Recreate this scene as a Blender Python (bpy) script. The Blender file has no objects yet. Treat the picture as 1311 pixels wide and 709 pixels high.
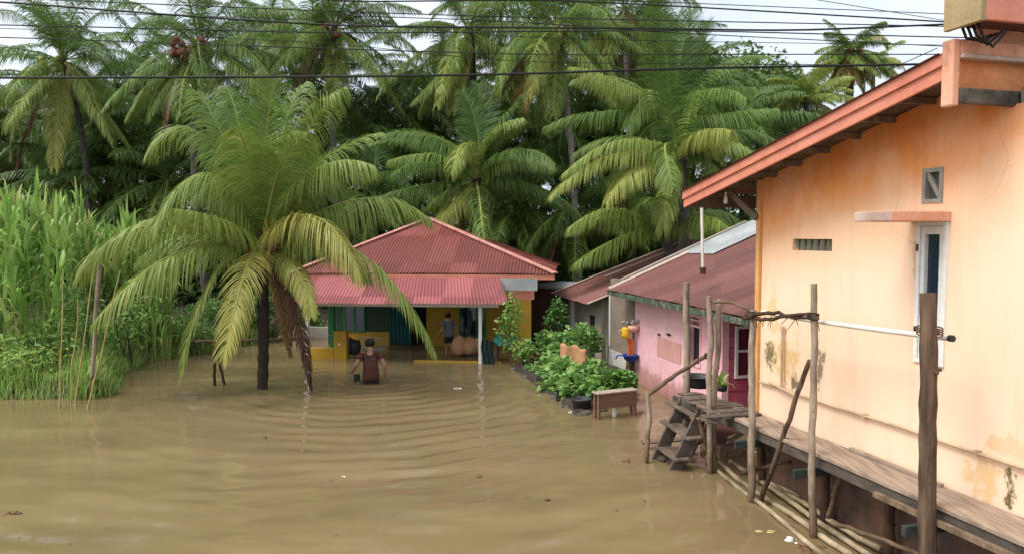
import bpy, bmesh, math, random
import numpy as np
from mathutils import Vector

random.seed(7)
RNG = np.random.default_rng(7)
sc = bpy.context.scene
COL = sc.collection
PI = math.pi

# ------------------------------------------------------------------ survey of the place
F_PX, CX, CY, CAM_H = 950.0, 655.5, 354.5, 3.4
PITCH = math.atan(52.5 / F_PX)
CP, SP = math.cos(PITCH), math.sin(PITCH)


def ray(u, v):
    a, b = (u - CX) / F_PX, (CY - v) / F_PX
    return np.array([a, CP + b * SP, -SP + b * CP])


def on_z(u, v, z=0.0):
    d = ray(u, v)
    return np.array([0, 0, CAM_H]) + d * ((z - CAM_H) / d[2])


def at_y(u, v, y):
    d = ray(u, v)
    return np.array([0, 0, CAM_H]) + d * (y / d[1])


class Frame:
    """s runs along a wall, d outwards from it, z up"""

    def __init__(self, ox, oy, sx, sy, flip=False):
        n = math.hypot(sx, sy)
        self.o = np.array([ox, oy]); self.s = np.array([sx, sy]) / n
        self.d = np.array([self.s[1], -self.s[0]])
        if flip:
            self.d = -self.d

    def p(self, s, d, z):
        q = self.o + self.s * s + self.d * d
        return (q[0], q[1], z)

    def px(self, u, v, d=0.0):
        r = ray(u, v); n = np.array([self.d[0], self.d[1], 0])
        o = np.append(self.o + self.d * d, 0) - np.array([0, 0, CAM_H])
        q = np.array([0, 0, CAM_H]) + r * (o @ n) / (r @ n)
        return float((q[:2] - self.o) @ self.s), float(q[2])


# ------------------------------------------------------------------ object helpers
def worldloc(o):
    l = np.zeros(3)
    while o is not None:
        l += np.array(o.location); o = o.parent
    return l


def tag(o, label=None, cat=None, group=None, kind=None):
    if label: o['label'] = label
    if cat: o['category'] = cat
    if group: o['group'] = group
    if kind: o['kind'] = kind
    return o


def thing(name, loc, label, cat, group=None):
    o = bpy.data.objects.new(name, None)
    o.empty_display_size = 0.2
    COL.objects.link(o); o.location = loc
    return tag(o, label, cat, group)


def link_mesh(name, me, mats, parent, verts):
    o = bpy.data.objects.new(name, me)
    COL.objects.link(o)
    for m in (mats if isinstance(mats, (list, tuple)) else [mats]):
        me.materials.append(m)
    if parent is not None:
        o.parent = parent
    return o


def np_mesh(name, V, Q, mat, parent=None, tint=None, smooth=False, origin=None):
    """V (n,3) world verts, Q (m,4) quads"""
    V = np.asarray(V, dtype=np.float32)
    if parent is not None:
        org = worldloc(parent)
    else:
        org = np.array(origin) if origin is not None else np.array([V[:, 0].mean(), V[:, 1].mean(), V[:, 2].min()])
    me = bpy.data.meshes.new(name)
    me.vertices.add(len(V)); me.vertices.foreach_set('co', (V - org.astype(np.float32)).ravel())
    Q = np.asarray(Q, dtype=np.int32)
    k = Q.shape[1]
    me.loops.add(Q.size); me.loops.foreach_set('vertex_index', Q.ravel())
    me.polygons.add(len(Q)); me.polygons.foreach_set('loop_start', np.arange(0, Q.size, k, dtype=np.int32))
    if smooth:
        me.polygons.foreach_set('use_smooth', np.ones(len(Q), dtype=bool))
    me.update(calc_edges=True)
    if tint is not None:
        a = me.attributes.new('tint', 'FLOAT', 'POINT'); a.data.foreach_set('value', np.asarray(tint, dtype=np.float32))
    o = link_mesh(name, me, mat, parent, V)
    if parent is None:
        o.location = org
    return o


class MB:
    """collects shapes, links them as ONE mesh"""

    def __init__(self):
        self.v, self.f, self.mi, self.sm = [], [], [], []

    def add(self, vs, fs, mi=0, smooth=False):
        b = len(self.v)
        self.v += [tuple(map(float, x)) for x in vs]
        for f in fs:
            self.f.append([b + i for i in f]); self.mi.append(mi); self.sm.append(smooth)
        return self

    def box(self, fr, s0, s1, d0, d1, z0, z1, mi=0, dz=0.0):
        """dz: rise from s0 to s1"""
        vs = [fr.p(s, d, z + (dz if s == s1 else 0)) for z in (z0, z1) for (s, d) in ((s0, d0), (s1, d0), (s1, d1), (s0, d1))]
        return self.add(vs, [(0, 3, 2, 1), (4, 5, 6, 7), (0, 1, 5, 4), (1, 2, 6, 5), (2, 3, 7, 6), (3, 0, 4, 7)], mi)

    def prism(self, fr, poly, d0, d1, mi=0):
        n = len(poly)
        vs = [fr.p(s, d0, z) for s, z in poly] + [fr.p(s, d1, z) for s, z in poly]
        fs = [tuple(range(n)), tuple(range(2 * n - 1, n - 1, -1))] + [(i, i + n, (i + 1) % n + n, (i + 1) % n) for i in range(n)]
        return self.add(vs, fs, mi)

    def bar(self, a, b, w, h, mi=0, up=(0, 0, 1)):
        a, b = Vector(a), Vector(b)
        t = (b - a).normalized(); x = t.cross(Vector(up))
        if x.length < 1e-4: x = t.cross(Vector((1, 0, 0)))
        x.normalize(); y = x.cross(t)
        vs = [p + x * i * w / 2 + y * j * h / 2 for p in (a, b) for i, j in ((-1, -1), (1, -1), (1, 1), (-1, 1))]
        return self.add(vs, [(3, 2, 1, 0), (4, 5, 6, 7), (0, 1, 5, 4), (1, 2, 6, 5), (2, 3, 7, 6), (3, 0, 4, 7)], mi)

    def tube(self, pts, rad, n=8, mi=0, smooth=True, caps=True):
        pts = [Vector(p) for p in pts]
        if not hasattr(rad, '__len__'): rad = [rad] * len(pts)
        vs, fs = [], []
        ref = Vector((0.31, 0.77, 0.55))
        for i, p in enumerate(pts):
            t = (pts[min(i + 1, len(pts) - 1)] - pts[max(i - 1, 0)]).normalized()
            x = t.cross(ref)
            if x.length < 0.05: x = t.cross(Vector((1, 0, 0)))
            x.normalize(); y = t.cross(x)
            for k in range(n):
                a = 2 * PI * k / n
                vs.append(p + (x * math.cos(a) + y * math.sin(a)) * rad[i])
        for i in range(len(pts) - 1):
            for k in range(n):
                k2 = (k + 1) % n
                fs.append((i * n + k, i * n + k2, (i + 1) * n + k2, (i + 1) * n + k))
        self.add(vs, fs, mi, smooth)
        if caps:
            self.add(vs[:n], [tuple(range(n - 1, -1, -1))], mi); self.add(vs[-n:], [tuple(range(n))], mi)
        return self

    def lathe(self, c, prof, n=16, mi=0, sx=1, sy=1):
        vs, fs = [], []
        for r, z in prof:
            for k in range(n):
                a = 2 * PI * k / n
                vs.append((c[0] + r * sx * math.cos(a), c[1] + r * sy * math.sin(a), c[2] + z))
        for i in range(len(prof) - 1):
            for k in range(n):
                k2 = (k + 1) % n
                fs.append((i * n + k, i * n + k2, (i + 1) * n + k2, (i + 1) * n + k))
        return self.add(vs, fs, mi, True)

    def build(self, name, mat, parent=None, bevel=0.0, label=None):
        V = np.array(self.v)
        org = worldloc(parent) if parent is not None else np.array([(V[:, 0].min() + V[:, 0].max()) / 2, (V[:, 1].min() + V[:, 1].max()) / 2, V[:, 2].min()])
        me = bpy.data.meshes.new(name)
        me.from_pydata([tuple(x) for x in (V - org)], [], self.f)
        me.polygons.foreach_set('material_index', self.mi); me.polygons.foreach_set('use_smooth', self.sm)
        o = link_mesh(name, me, mat, parent, V)
        bm = bmesh.new(); bm.from_mesh(me); bmesh.ops.recalc_face_normals(bm, faces=bm.faces); bm.to_mesh(me); bm.free()
        if parent is None: o.location = org
        if bevel:
            b = o.modifiers.new('bevel', 'BEVEL'); b.width = bevel; b.segments = 2; b.limit_method = 'ANGLE'
        if label: o['label'] = label
        return o


def holed_wall(fr, outer, holes, d_front, thick):
    """wall slab with true openings; outer / holes are lists of (s, z)"""
    bm = bmesh.new(); edges = []
    for loop in [outer] + holes:
        vs = [bm.verts.new(fr.p(s, d_front, z)) for s, z in loop]
        edges += [bm.edges.new((vs[i], vs[(i + 1) % len(vs)])) for i in range(len(vs))]
    r = bmesh.ops.triangle_fill(bm, edges=edges, use_beauty=True)
    faces = [g for g in r['geom'] if isinstance(g, bmesh.types.BMFace)]
    ex = bmesh.ops.extrude_face_region(bm, geom=faces)
    off = Vector((-fr.d[0] * thick, -fr.d[1] * thick, 0))
    bmesh.ops.translate(bm, vec=off, verts=[g for g in ex['geom'] if isinstance(g, bmesh.types.BMVert)])
    m = MB(); bm.verts.index_update()
    m.add([v.co[:] for v in bm.verts], [[v.index for v in f.verts] for f in bm.faces])
    bm.free()
    return m


# ------------------------------------------------------------------ materials
def new_mat(name):
    m = bpy.data.materials.new(name); m.use_nodes = True
    nt = m.node_tree
    return m, nt, nt.nodes['Principled BSDF']


def N(nt, typ, **kw):
    n = nt.nodes.new(typ)
    for k, v in kw.items():
        if k.startswith('i_'): n.inputs[k[2:].replace('_', ' ')].default_value = v
        else: setattr(n, k, v)
    return n


def ramp(nt, stops, interp='LINEAR'):
    r = nt.nodes.new('ShaderNodeValToRGB'); r.color_ramp.interpolation = interp
    e = r.color_ramp.elements
    while len(e) < len(stops): e.new(0.5)
    for x, (p, c) in zip(e, stops):
        x.position = p; x.color = (*c, 1) if len(c) == 3 else c
    return r


def coords(nt, scale=(1, 1, 1), rot=(0, 0, 0)):
    tc = N(nt, 'ShaderNodeTexCoord'); mp = N(nt, 'ShaderNodeMapping')
    mp.inputs['Scale'].default_value = scale; mp.inputs['Rotation'].default_value = rot
    nt.links.new(tc.outputs['Object'], mp.inputs['Vector'])
    return mp.outputs['Vector']


def noise(nt, vec, scale, detail=6, rough=0.6):
    n = N(nt, 'ShaderNodeTexNoise'); n.inputs['Scale'].default_value = scale
    n.inputs['Detail'].default_value = detail; n.inputs['Roughness'].default_value = rough
    nt.links.new(vec, n.inputs['Vector'])
    return n.outputs['Fac']


def add_bump(nt, b, h, strength=0.3, dist=0.02):
    bp = N(nt, 'ShaderNodeBump'); bp.inputs['Strength'].default_value = strength; bp.inputs['Distance'].default_value = dist
    nt.links.new(h, bp.inputs['Height']); nt.links.new(bp.outputs['Normal'], b.inputs['Normal'])


def surf(name, c1, c2=None, rough=0.7, scale=3.0, stretch=(1, 1, 1), rot=(0, 0, 0), c3=None, bump=0.25, lo=0.3, hi=0.7, metal=0.0, bdist=0.02, spec=0.3, wet=None):
    """weathered two or three tone surface"""
    m, nt, b = new_mat(name)
    v = coords(nt, stretch, rot)
    n1 = noise(nt, v, scale)
    c2 = c2 or tuple(x * 0.75 for x in c1)
    st = [(lo, c2), (hi, c1)]
    if c3: st = [(lo - 0.08, c3), (lo + 0.08, c2), (hi, c1)]
    r = ramp(nt, st); nt.links.new(n1, r.inputs['Fac'])
    n2 = noise(nt, v, scale * 9, 4)
    mx = N(nt, 'ShaderNodeMix', data_type='RGBA', blend_type='MULTIPLY'); mx.inputs['Factor'].default_value = 0.35
    r2 = ramp(nt, [(0.3, (0.55, 0.55, 0.55)), (0.65, (1, 1, 1))]); nt.links.new(n2, r2.inputs['Fac'])
    nt.links.new(r.outputs['Color'], mx.inputs['A']); nt.links.new(r2.outputs['Color'], mx.inputs['B'])
    res = mx.outputs['Result']
    if wet is not None:   # muddy flood band with a ragged upper edge
        sep = N(nt, 'ShaderNodeSeparateXYZ'); nt.links.new(coords(nt), sep.inputs[0])
        ad = N(nt, 'ShaderNodeMath', operation='MULTIPLY_ADD'); nt.links.new(noise(nt, coords(nt, (4, 4, 1.2)), 1.0, 5), ad.inputs[0]); ad.inputs[1].default_value = -0.7; nt.links.new(sep.outputs['Z'], ad.inputs[2])
        rw = ramp(nt, [(0, (0.42, 0.33, 0.25)), (0.75, (0.62, 0.54, 0.45)), (1, (1, 1, 1))]); mr = N(nt, 'ShaderNodeMapRange'); nt.links.new(ad.outputs[0], mr.inputs['Value'])
        mr.inputs['From Min'].default_value = wet - 0.75; mr.inputs['From Max'].default_value = wet - 0.25; nt.links.new(mr.outputs['Result'], rw.inputs['Fac'])
        m2 = N(nt, 'ShaderNodeMix', data_type='RGBA', blend_type='MULTIPLY'); m2.inputs['Factor'].default_value = 0.9
        nt.links.new(res, m2.inputs['A']); nt.links.new(rw.outputs['Color'], m2.inputs['B']); res = m2.outputs['Result']
    nt.links.new(res, b.inputs['Base Color'])
    b.inputs['Roughness'].default_value = rough; b.inputs['Metallic'].default_value = metal
    b.inputs['Specular IOR Level'].default_value = spec
    if bump: add_bump(nt, b, n2, bump, bdist)
    return m


def leaf_mat(name, stops, trans=0.28, rough=0.42, spec=0.4):
    m, nt, b = new_mat(name)
    at = N(nt, 'ShaderNodeAttribute', attribute_name='tint')
    r = ramp(nt, stops); nt.links.new(at.outputs['Fac'], r.inputs['Fac'])
    nt.links.new(r.outputs['Color'], b.inputs['Base Color'])
    b.inputs['Roughness'].default_value = rough; b.inputs['Specular IOR Level'].default_value = spec
    tr = N(nt, 'ShaderNodeBsdfTranslucent'); mx = N(nt, 'ShaderNodeMixShader'); mx.inputs['Fac'].default_value = trans
    nt.links.new(r.outputs['Color'], tr.inputs['Color'])
    nt.links.new(b.outputs['BSDF'], mx.inputs[1]); nt.links.new(tr.outputs['BSDF'], mx.inputs[2])
    nt.links.new(mx.outputs['Shader'], nt.nodes['Material Output'].inputs['Surface'])
    return m


PALM_STOPS = [(0.0, (0.040, 0.078, 0.022)), (0.22, (0.085, 0.155, 0.034)), (0.42, (0.175, 0.265, 0.052)), (0.60, (0.36, 0.39, 0.10)),
              (0.75, (0.36, 0.29, 0.07)), (0.86, (0.22, 0.12, 0.05)), (1.0, (0.10, 0.045, 0.028))]
M = {}
M['palm'] = leaf_mat('palm_leaf', PALM_STOPS, 0.34, 0.45, 0.32)
M['grass'] = leaf_mat('grass_blade', [(0, (0.08, 0.17, 0.03)), (0.5, (0.20, 0.38, 0.075)), (0.8, (0.36, 0.50, 0.14)), (1, (0.38, 0.31, 0.14))], 0.3, 0.5, 0.3)
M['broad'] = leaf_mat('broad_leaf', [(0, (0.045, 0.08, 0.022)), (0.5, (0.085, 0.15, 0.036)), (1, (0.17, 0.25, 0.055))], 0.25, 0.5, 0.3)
M['garden'] = leaf_mat('garden_leaf', [(0, (0.055, 0.14, 0.04)), (0.5, (0.135, 0.28, 0.07)), (0.9, (0.27, 0.42, 0.10)), (1, (0.4, 0.36, 0.08))], 0.28, 0.45, 0.35)
M['trunk'] = surf('palm_bark', (0.12, 0.108, 0.09), (0.05, 0.044, 0.037), 0.9, 2.5, (1, 1, 2.5), bump=0.6, bdist=0.03)
M['trunk_pale'] = surf('pale_palm_bark', (0.26, 0.235, 0.20), (0.13, 0.115, 0.10), 0.9, 2.5, (1, 1, 2.5), bump=0.6, bdist=0.03)
M['trunk_dark'] = surf('wet_palm_bark', (0.055, 0.042, 0.034), (0.022, 0.017, 0.015), 0.85, 5, (1, 1, 2), bump=0.7, bdist=0.03)
M['bark'] = surf('tree_bark', (0.10, 0.08, 0.06), (0.05, 0.04, 0.03), 0.9, 3, bump=0.5)
M['nut'] = surf('coconut_husk', (0.24, 0.10, 0.055), (0.10, 0.04, 0.025), 0.6, 5)
M['greennut'] = surf('green_coconut', (0.22, 0.24, 0.05), (0.12, 0.15, 0.03), 0.5, 5)
M['post'] = surf('weathered_pole', (0.42, 0.34, 0.26), (0.19, 0.135, 0.10), 0.85, 2.6, (3.5, 3.5, 1.1), bump=0.9, bdist=0.015, lo=0.35, hi=0.66, wet=.95)
M['post_dark'] = surf('damp_pole', (0.20, 0.13, 0.082), (0.075, 0.047, 0.031), 0.8, 2.2, (6, 6, 0.8), bump=0.8, bdist=0.02, lo=0.35, hi=0.68, c3=(0.05, 0.035, 0.025), wet=.8)
M['bamboo'] = surf('split_bamboo', (0.46, 0.37, 0.24), (0.22, 0.165, 0.10), 0.6, 1.5, (2, 2, 2), bump=0.3, c3=(.10, .08, .05), lo=.38)
M['plank'] = surf('walkway_plank', (0.42, 0.32, 0.24), (0.20, 0.145, 0.11), 0.85, 1.6, (12, 0.9, 8), (0, 0, math.radians(-15)), bump=0.5, bdist=0.01, lo=0.32, hi=0.7)
M['plank_mid'] = surf('grey_board', (0.20, 0.145, 0.108), (0.075, 0.054, 0.042), 0.85, 1.6, (9, 1.2, 8), (0, 0, math.radians(-15)), bump=0.6, bdist=0.01)
M['plank_dark'] = surf('damp_board', (0.13, 0.10, 0.08), (0.05, 0.042, 0.036), 0.8, 2, (6, 1.5, 6), (0, 0, math.radians(-15)), bump=0.5)
M['plank_green'] = surf('algae_board', (0.045, 0.06, 0.05), (0.018, 0.024, 0.022), 0.75, 3, (3, 3, 3), bump=0.4, c3=(0.10, 0.13, 0.10))
M['pvc'] = surf('white_pipe', (0.78, 0.75, 0.70), (0.62, 0.56, 0.49), 0.4, 4, bump=0.05)
M['pvc_dirty'] = surf('peach_pipe', (0.66, 0.46, 0.29), (0.38, 0.27, 0.17), 0.6, 3, bump=0.1)
M['white'] = surf('white_paint', (0.80, 0.80, 0.78), (0.66, 0.66, 0.64), 0.55, 3, bump=0.1)
M['black'] = surf('black_plastic', (0.035, 0.038, 0.042), (0.02, 0.02, 0.022), 0.45, 6, bump=0.1)
M['cable'] = surf('black_cable', (0.012, 0.013, 0.015), (0.008, 0.008, 0.01), 0.6, 6, bump=0)
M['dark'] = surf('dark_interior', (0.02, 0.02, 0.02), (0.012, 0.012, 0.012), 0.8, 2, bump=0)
M['barge'] = surf('coral_fascia', (0.66, 0.265, 0.18), (0.58, 0.205, 0.135), 0.55, 2.0, (1, 1, 1), bump=0.12, c3=(0.45, 0.14, 0.09))
M['barge2'] = surf('worn_coral_concrete', (0.74, 0.43, 0.31), (0.66, 0.31, 0.20), 0.75, 3.0, (1, 1, 0.5), bump=0.4, c3=(0.22, 0.13, 0.09), lo=0.36)
M['tan'] = surf('bare_tan_fascia', (0.40, 0.30, 0.16), (0.28, 0.21, 0.11), 0.7, 3, bump=0.2)
M['soffit'] = surf('old_soffit', (0.15, 0.11, 0.08), (0.07, 0.05, 0.04), 0.85, 3, (4, 1, 1), bump=0.3)
M['rafter'] = surf('rafter_wood', (0.24, 0.18, 0.145), (0.12, 0.09, 0.07), 0.85, 3, (4, 1, 1), bump=0.3)
M['concrete'] = surf('bare_concrete', (0.34, 0.31, 0.27), (0.20, 0.18, 0.155), 0.9, 2.2, bump=0.4, c3=(0.10, 0.09, 0.08))
M['mossy'] = surf('mossy_concrete', (0.17, 0.15, 0.12), (0.05, 0.05, 0.042), 0.9, 5, bump=0.6, c3=(0.02, 0.022, 0.018))
M['vent'] = surf('cement_vent', (0.36, 0.35, 0.31), (0.22, 0.215, 0.19), 0.85, 8, bump=0.3)
M['vent_dark'] = surf('grey_screen', (0.13, 0.13, 0.12), (0.06, 0.062, 0.06), 0.9, 8, bump=0.2)
M['roof_new'] = surf('red_sheet', (0.275, 0.072, 0.060), (0.205, 0.052, 0.043), 0.42, 1.3, (1, 1, 1), bump=0.04, c3=(0.20, 0.055, 0.045), spec=0.5)
M['awning'] = surf('rose_sheet', (0.40, 0.115, 0.12), (0.32, 0.082, 0.088), 0.42, 0.9, bump=0.04, spec=0.5)
M['roof_old'] = surf('oxide_sheet', (0.19, 0.072, 0.056), (0.125, 0.046, 0.037), 0.6, 0.9, (1, 1, 1), bump=0.1, c3=(0.085, 0.034, 0.028))
M['ridge'] = surf('pale_ridge_cap', (0.62, 0.36, 0.31), (0.48, 0.18, 0.15), 0.5, 4, bump=0.1)
M['zinc'] = surf('pale_zinc', (0.37, 0.39, 0.39), (0.22, 0.24, 0.245), 0.45, 1.5, metal=0.0, bump=0.05)
M['flash'] = surf('pale_flashing', (0.50, 0.40, 0.34), (0.34, 0.22, 0.18), 0.6, 2, bump=0.1)
M['green_trim'] = surf('peeling_green_fascia', (0.13, 0.22, 0.13), (0.045, 0.05, 0.04), 0.75, 4, (1, 1, 1), bump=0.3, c3=(0.25, 0.24, 0.2), lo=0.4)
M['pink'] = surf('pink_paint', (0.80, 0.48, 0.52), (0.72, 0.38, 0.43), 0.75, 1.1, bump=0.15, lo=0.25, wet=.32)
M['salmon'] = surf('salmon_patch', (0.66, 0.34, 0.31), (0.55, 0.27, 0.25), 0.8, 3, bump=0.2)
M['redboard'] = surf('crimson_boards', (0.50, 0.11, 0.17), (0.38, 0.075, 0.12), 0.7, 3, bump=0.2)
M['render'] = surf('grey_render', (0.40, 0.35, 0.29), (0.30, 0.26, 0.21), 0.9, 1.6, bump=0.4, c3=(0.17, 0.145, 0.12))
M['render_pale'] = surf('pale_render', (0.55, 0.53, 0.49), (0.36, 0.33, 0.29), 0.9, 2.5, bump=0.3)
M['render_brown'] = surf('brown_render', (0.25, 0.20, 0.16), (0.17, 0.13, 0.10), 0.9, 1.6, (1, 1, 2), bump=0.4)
M['yellow'] = surf('yellow_paint', (0.50, 0.31, 0.03), (0.36, 0.21, 0.022), 0.65, 1.5, bump=0.1)
M['green'] = surf('green_paint', (0.03, 0.22, 0.075), (0.02, 0.13, 0.05), 0.6, 2, bump=0.1)
M['shade_green'] = surf('shade_green_wall', (0.035, 0.075, 0.045), (0.02, 0.045, 0.03), 0.75, 2, bump=0.1)  # veranda shade and curtain green put into the wall colour
M['teal'] = surf('teal_cloth', (0.02, 0.13, 0.13), (0.01, 0.07, 0.075), 0.85, 3, (6, 6, 0.6), bump=0.3)
M['tarp'] = surf('sea_green_sheet', (0.04, 0.30, 0.22), (0.02, 0.18, 0.14), 0.5, 3, bump=0.3)
M['blue'] = surf('blue_plastic', (0.025, 0.07, 0.42), (0.02, 0.05, 0.28), 0.4, 3, bump=0.05)
M['denim'] = surf('blue_cloth', (0.12, 0.20, 0.29), (0.07, 0.12, 0.19), 0.9, 4, bump=0.5)
M['jug'] = surf('yellow_plastic', (0.75, 0.45, 0.03), (0.6, 0.33, 0.02), 0.4, 3, bump=0.05)
M['peachplastic'] = surf('peach_plastic', (0.75, 0.45, 0.36), (0.6, 0.33, 0.26), 0.45, 3, bump=0.05)
M['orangecloth'] = surf('orange_cloth', (0.62, 0.17, 0.05), (0.45, 0.11, 0.04), 0.9, 5, bump=0.3)
M['carton'] = surf('wet_cardboard', (0.50, 0.28, 0.15), (0.36, 0.18, 0.09), 0.85, 3, bump=0.3)
M['tablewood'] = surf('brown_table_board', (0.25, 0.145, 0.09), (0.14, 0.075, 0.048), 0.55, 1.6, (1, 1, 4), bump=0.15)
M['tabletop'] = surf('pale_table_top', (0.45, 0.38, 0.31), (0.30, 0.23, 0.18), 0.6, 3, bump=0.1)
M['glass'] = surf('dark_glass', (0.014, 0.026, 0.060), (0.010, 0.018, 0.040), 0.08, 2, bump=0, spec=0.7)
M['skin'] = surf('skin', (0.36, 0.19, 0.12), (0.30, 0.15, 0.095), 0.55, 6, bump=0.05)
M['hair'] = surf('black_hair', (0.012, 0.010, 0.010), (0.006, 0.005, 0.005), 0.6, 20, bump=0.3)
M['maroon'] = surf('maroon_shirt', (0.105, 0.034, 0.026), (0.055, 0.02, 0.016), 0.9, 4, bump=0.4, bdist=0.03)
M['shorts'] = surf('dark_shorts', (0.03, 0.02, 0.024), (0.018, 0.013, 0.016), 0.9, 6, bump=0.3)
M['greyblue'] = surf('grey_blue_top', (0.12, 0.15, 0.19), (0.08, 0.10, 0.13), 0.9, 5, bump=0.3)
M['soil'] = surf('wet_soil', (0.075, 0.055, 0.038), (0.035, 0.026, 0.02), 0.9, 5, bump=0.6, bdist=0.05)
M['deadleaf'] = surf('dead_leaf', (0.20, 0.11, 0.06), (0.10, 0.05, 0.03), 0.8, 5, bump=0.3)
M['foam'] = surf('white_foam', (0.78, 0.78, 0.75), (0.6, 0.6, 0.56), 0.7, 6, bump=0.2)
M['twig'] = surf('bleached_twig', (0.42, 0.38, 0.34), (0.26, 0.23, 0.2), 0.9, 6, bump=0.3)
M['straw'] = surf('dry_straw', (0.46, 0.37, 0.15), (0.33, 0.24, 0.09), 0.8, 4, (3, 3, 0.6), bump=0.3)
M['flower'] = surf('palm_flower', (0.52, 0.33, 0.05), (0.36, 0.2, 0.03), 0.7, 5, bump=0.2)


def roof_mat(name, base, rust, rot, sheet=0.74, rough=0.6, amt=0.55, spec=0.3):
    m, nt, b = new_mat(name); L = nt.links
    v = coords(nt, (1, 1, 1), (0, 0, rot))
    sep = N(nt, 'ShaderNodeSeparateXYZ'); L.new(v, sep.inputs[0])
    dv = N(nt, 'ShaderNodeMath', operation='DIVIDE'); L.new(sep.outputs['X'], dv.inputs[0]); dv.inputs[1].default_value = sheet
    fl = N(nt, 'ShaderNodeMath', operation='FLOOR'); L.new(dv.outputs[0], fl.inputs[0])
    d2 = N(nt, 'ShaderNodeMath', operation='DIVIDE'); L.new(sep.outputs['Y'], d2.inputs[0]); d2.inputs[1].default_value = 1.75
    f2 = N(nt, 'ShaderNodeMath', operation='FLOOR'); L.new(d2.outputs[0], f2.inputs[0])
    cb = N(nt, 'ShaderNodeCombineXYZ'); L.new(fl.outputs[0], cb.inputs[0]); L.new(f2.outputs[0], cb.inputs[1])
    wn = N(nt, 'ShaderNodeTexWhiteNoise', noise_dimensions='2D'); L.new(cb.outputs[0], wn.inputs['Vector'])
    r0 = ramp(nt, [(0, tuple(x * 0.72 for x in base)), (0.6, base), (1, tuple(min(1, x * 1.35 + .02) for x in base))]); L.new(wn.outputs['Value'], r0.inputs['Fac'])
    mp = N(nt, 'ShaderNodeMapping'); mp.inputs['Scale'].default_value = (3.2, 0.55, 0.55); L.new(v, mp.inputs['Vector'])
    r1 = ramp(nt, [(0.42, (0, 0, 0)), (0.72, (amt, amt, amt))]); L.new(noise(nt, mp.outputs['Vector'], 1.2, 9, 0.68), r1.inputs['Fac'])
    mx = N(nt, 'ShaderNodeMix', data_type='RGBA'); L.new(r1.outputs['Color'], mx.inputs['Factor']); L.new(r0.outputs['Color'], mx.inputs['A']); mx.inputs['B'].default_value = (*rust, 1)
    r2 = ramp(nt, [(0.25, (0.62, 0.6, 0.6)), (0.6, (1, 1, 1))]); L.new(noise(nt, v, 9, 6, 0.7), r2.inputs['Fac'])
    m2 = N(nt, 'ShaderNodeMix', data_type='RGBA', blend_type='MULTIPLY'); m2.inputs['Factor'].default_value = 0.5; L.new(mx.outputs['Result'], m2.inputs['A']); L.new(r2.outputs['Color'], m2.inputs['B'])
    L.new(m2.outputs['Result'], b.inputs['Base Color']); b.inputs['Roughness'].default_value = rough; b.inputs['Specular IOR Level'].default_value = spec
    add_bump(nt, b, noise(nt, v, 2.5, 4), 0.25, 0.03)
    return m


def brick_mat():
    m, nt, b = new_mat('dark_brick')
    v = coords(nt, (1, 1, 1), (PI / 2, 0, 0))
    br = N(nt, 'ShaderNodeTexBrick'); br.inputs['Scale'].default_value = 4.0
    br.inputs['Color1'].default_value = (0.15, 0.062, 0.042, 1); br.inputs['Color2'].default_value = (0.085, 0.04, 0.03, 1)
    br.inputs['Mortar'].default_value = (0.11, 0.095, 0.08, 1); br.inputs['Mortar Size'].default_value = 0.02
    nt.links.new(v, br.inputs['Vector'])
    nt.links.new(br.outputs['Color'], b.inputs['Base Color']); b.inputs['Roughness'].default_value = 0.9
    add_bump(nt, b, br.outputs['Fac'], -0.4, 0.02)
    return m


M['brick'] = brick_mat()
M['roof_old'] = roof_mat('oxide_sheet', (0.145, 0.056, 0.046), (0.075, 0.030, 0.023), math.radians(-77.5))
M['roof_new'] = roof_mat('red_sheet', (0.175, 0.045, 0.037), (0.15, 0.045, 0.032), math.radians(4.5), rough=.45, spec=.45)
M['awning'] = roof_mat('rose_sheet', (0.265, 0.070, 0.072), (0.20, 0.07, 0.06), math.radians(4.5), rough=.45, amt=.35, spec=.45)


WALL_FADE_SHADE = WALL_STAINS = None


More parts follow.
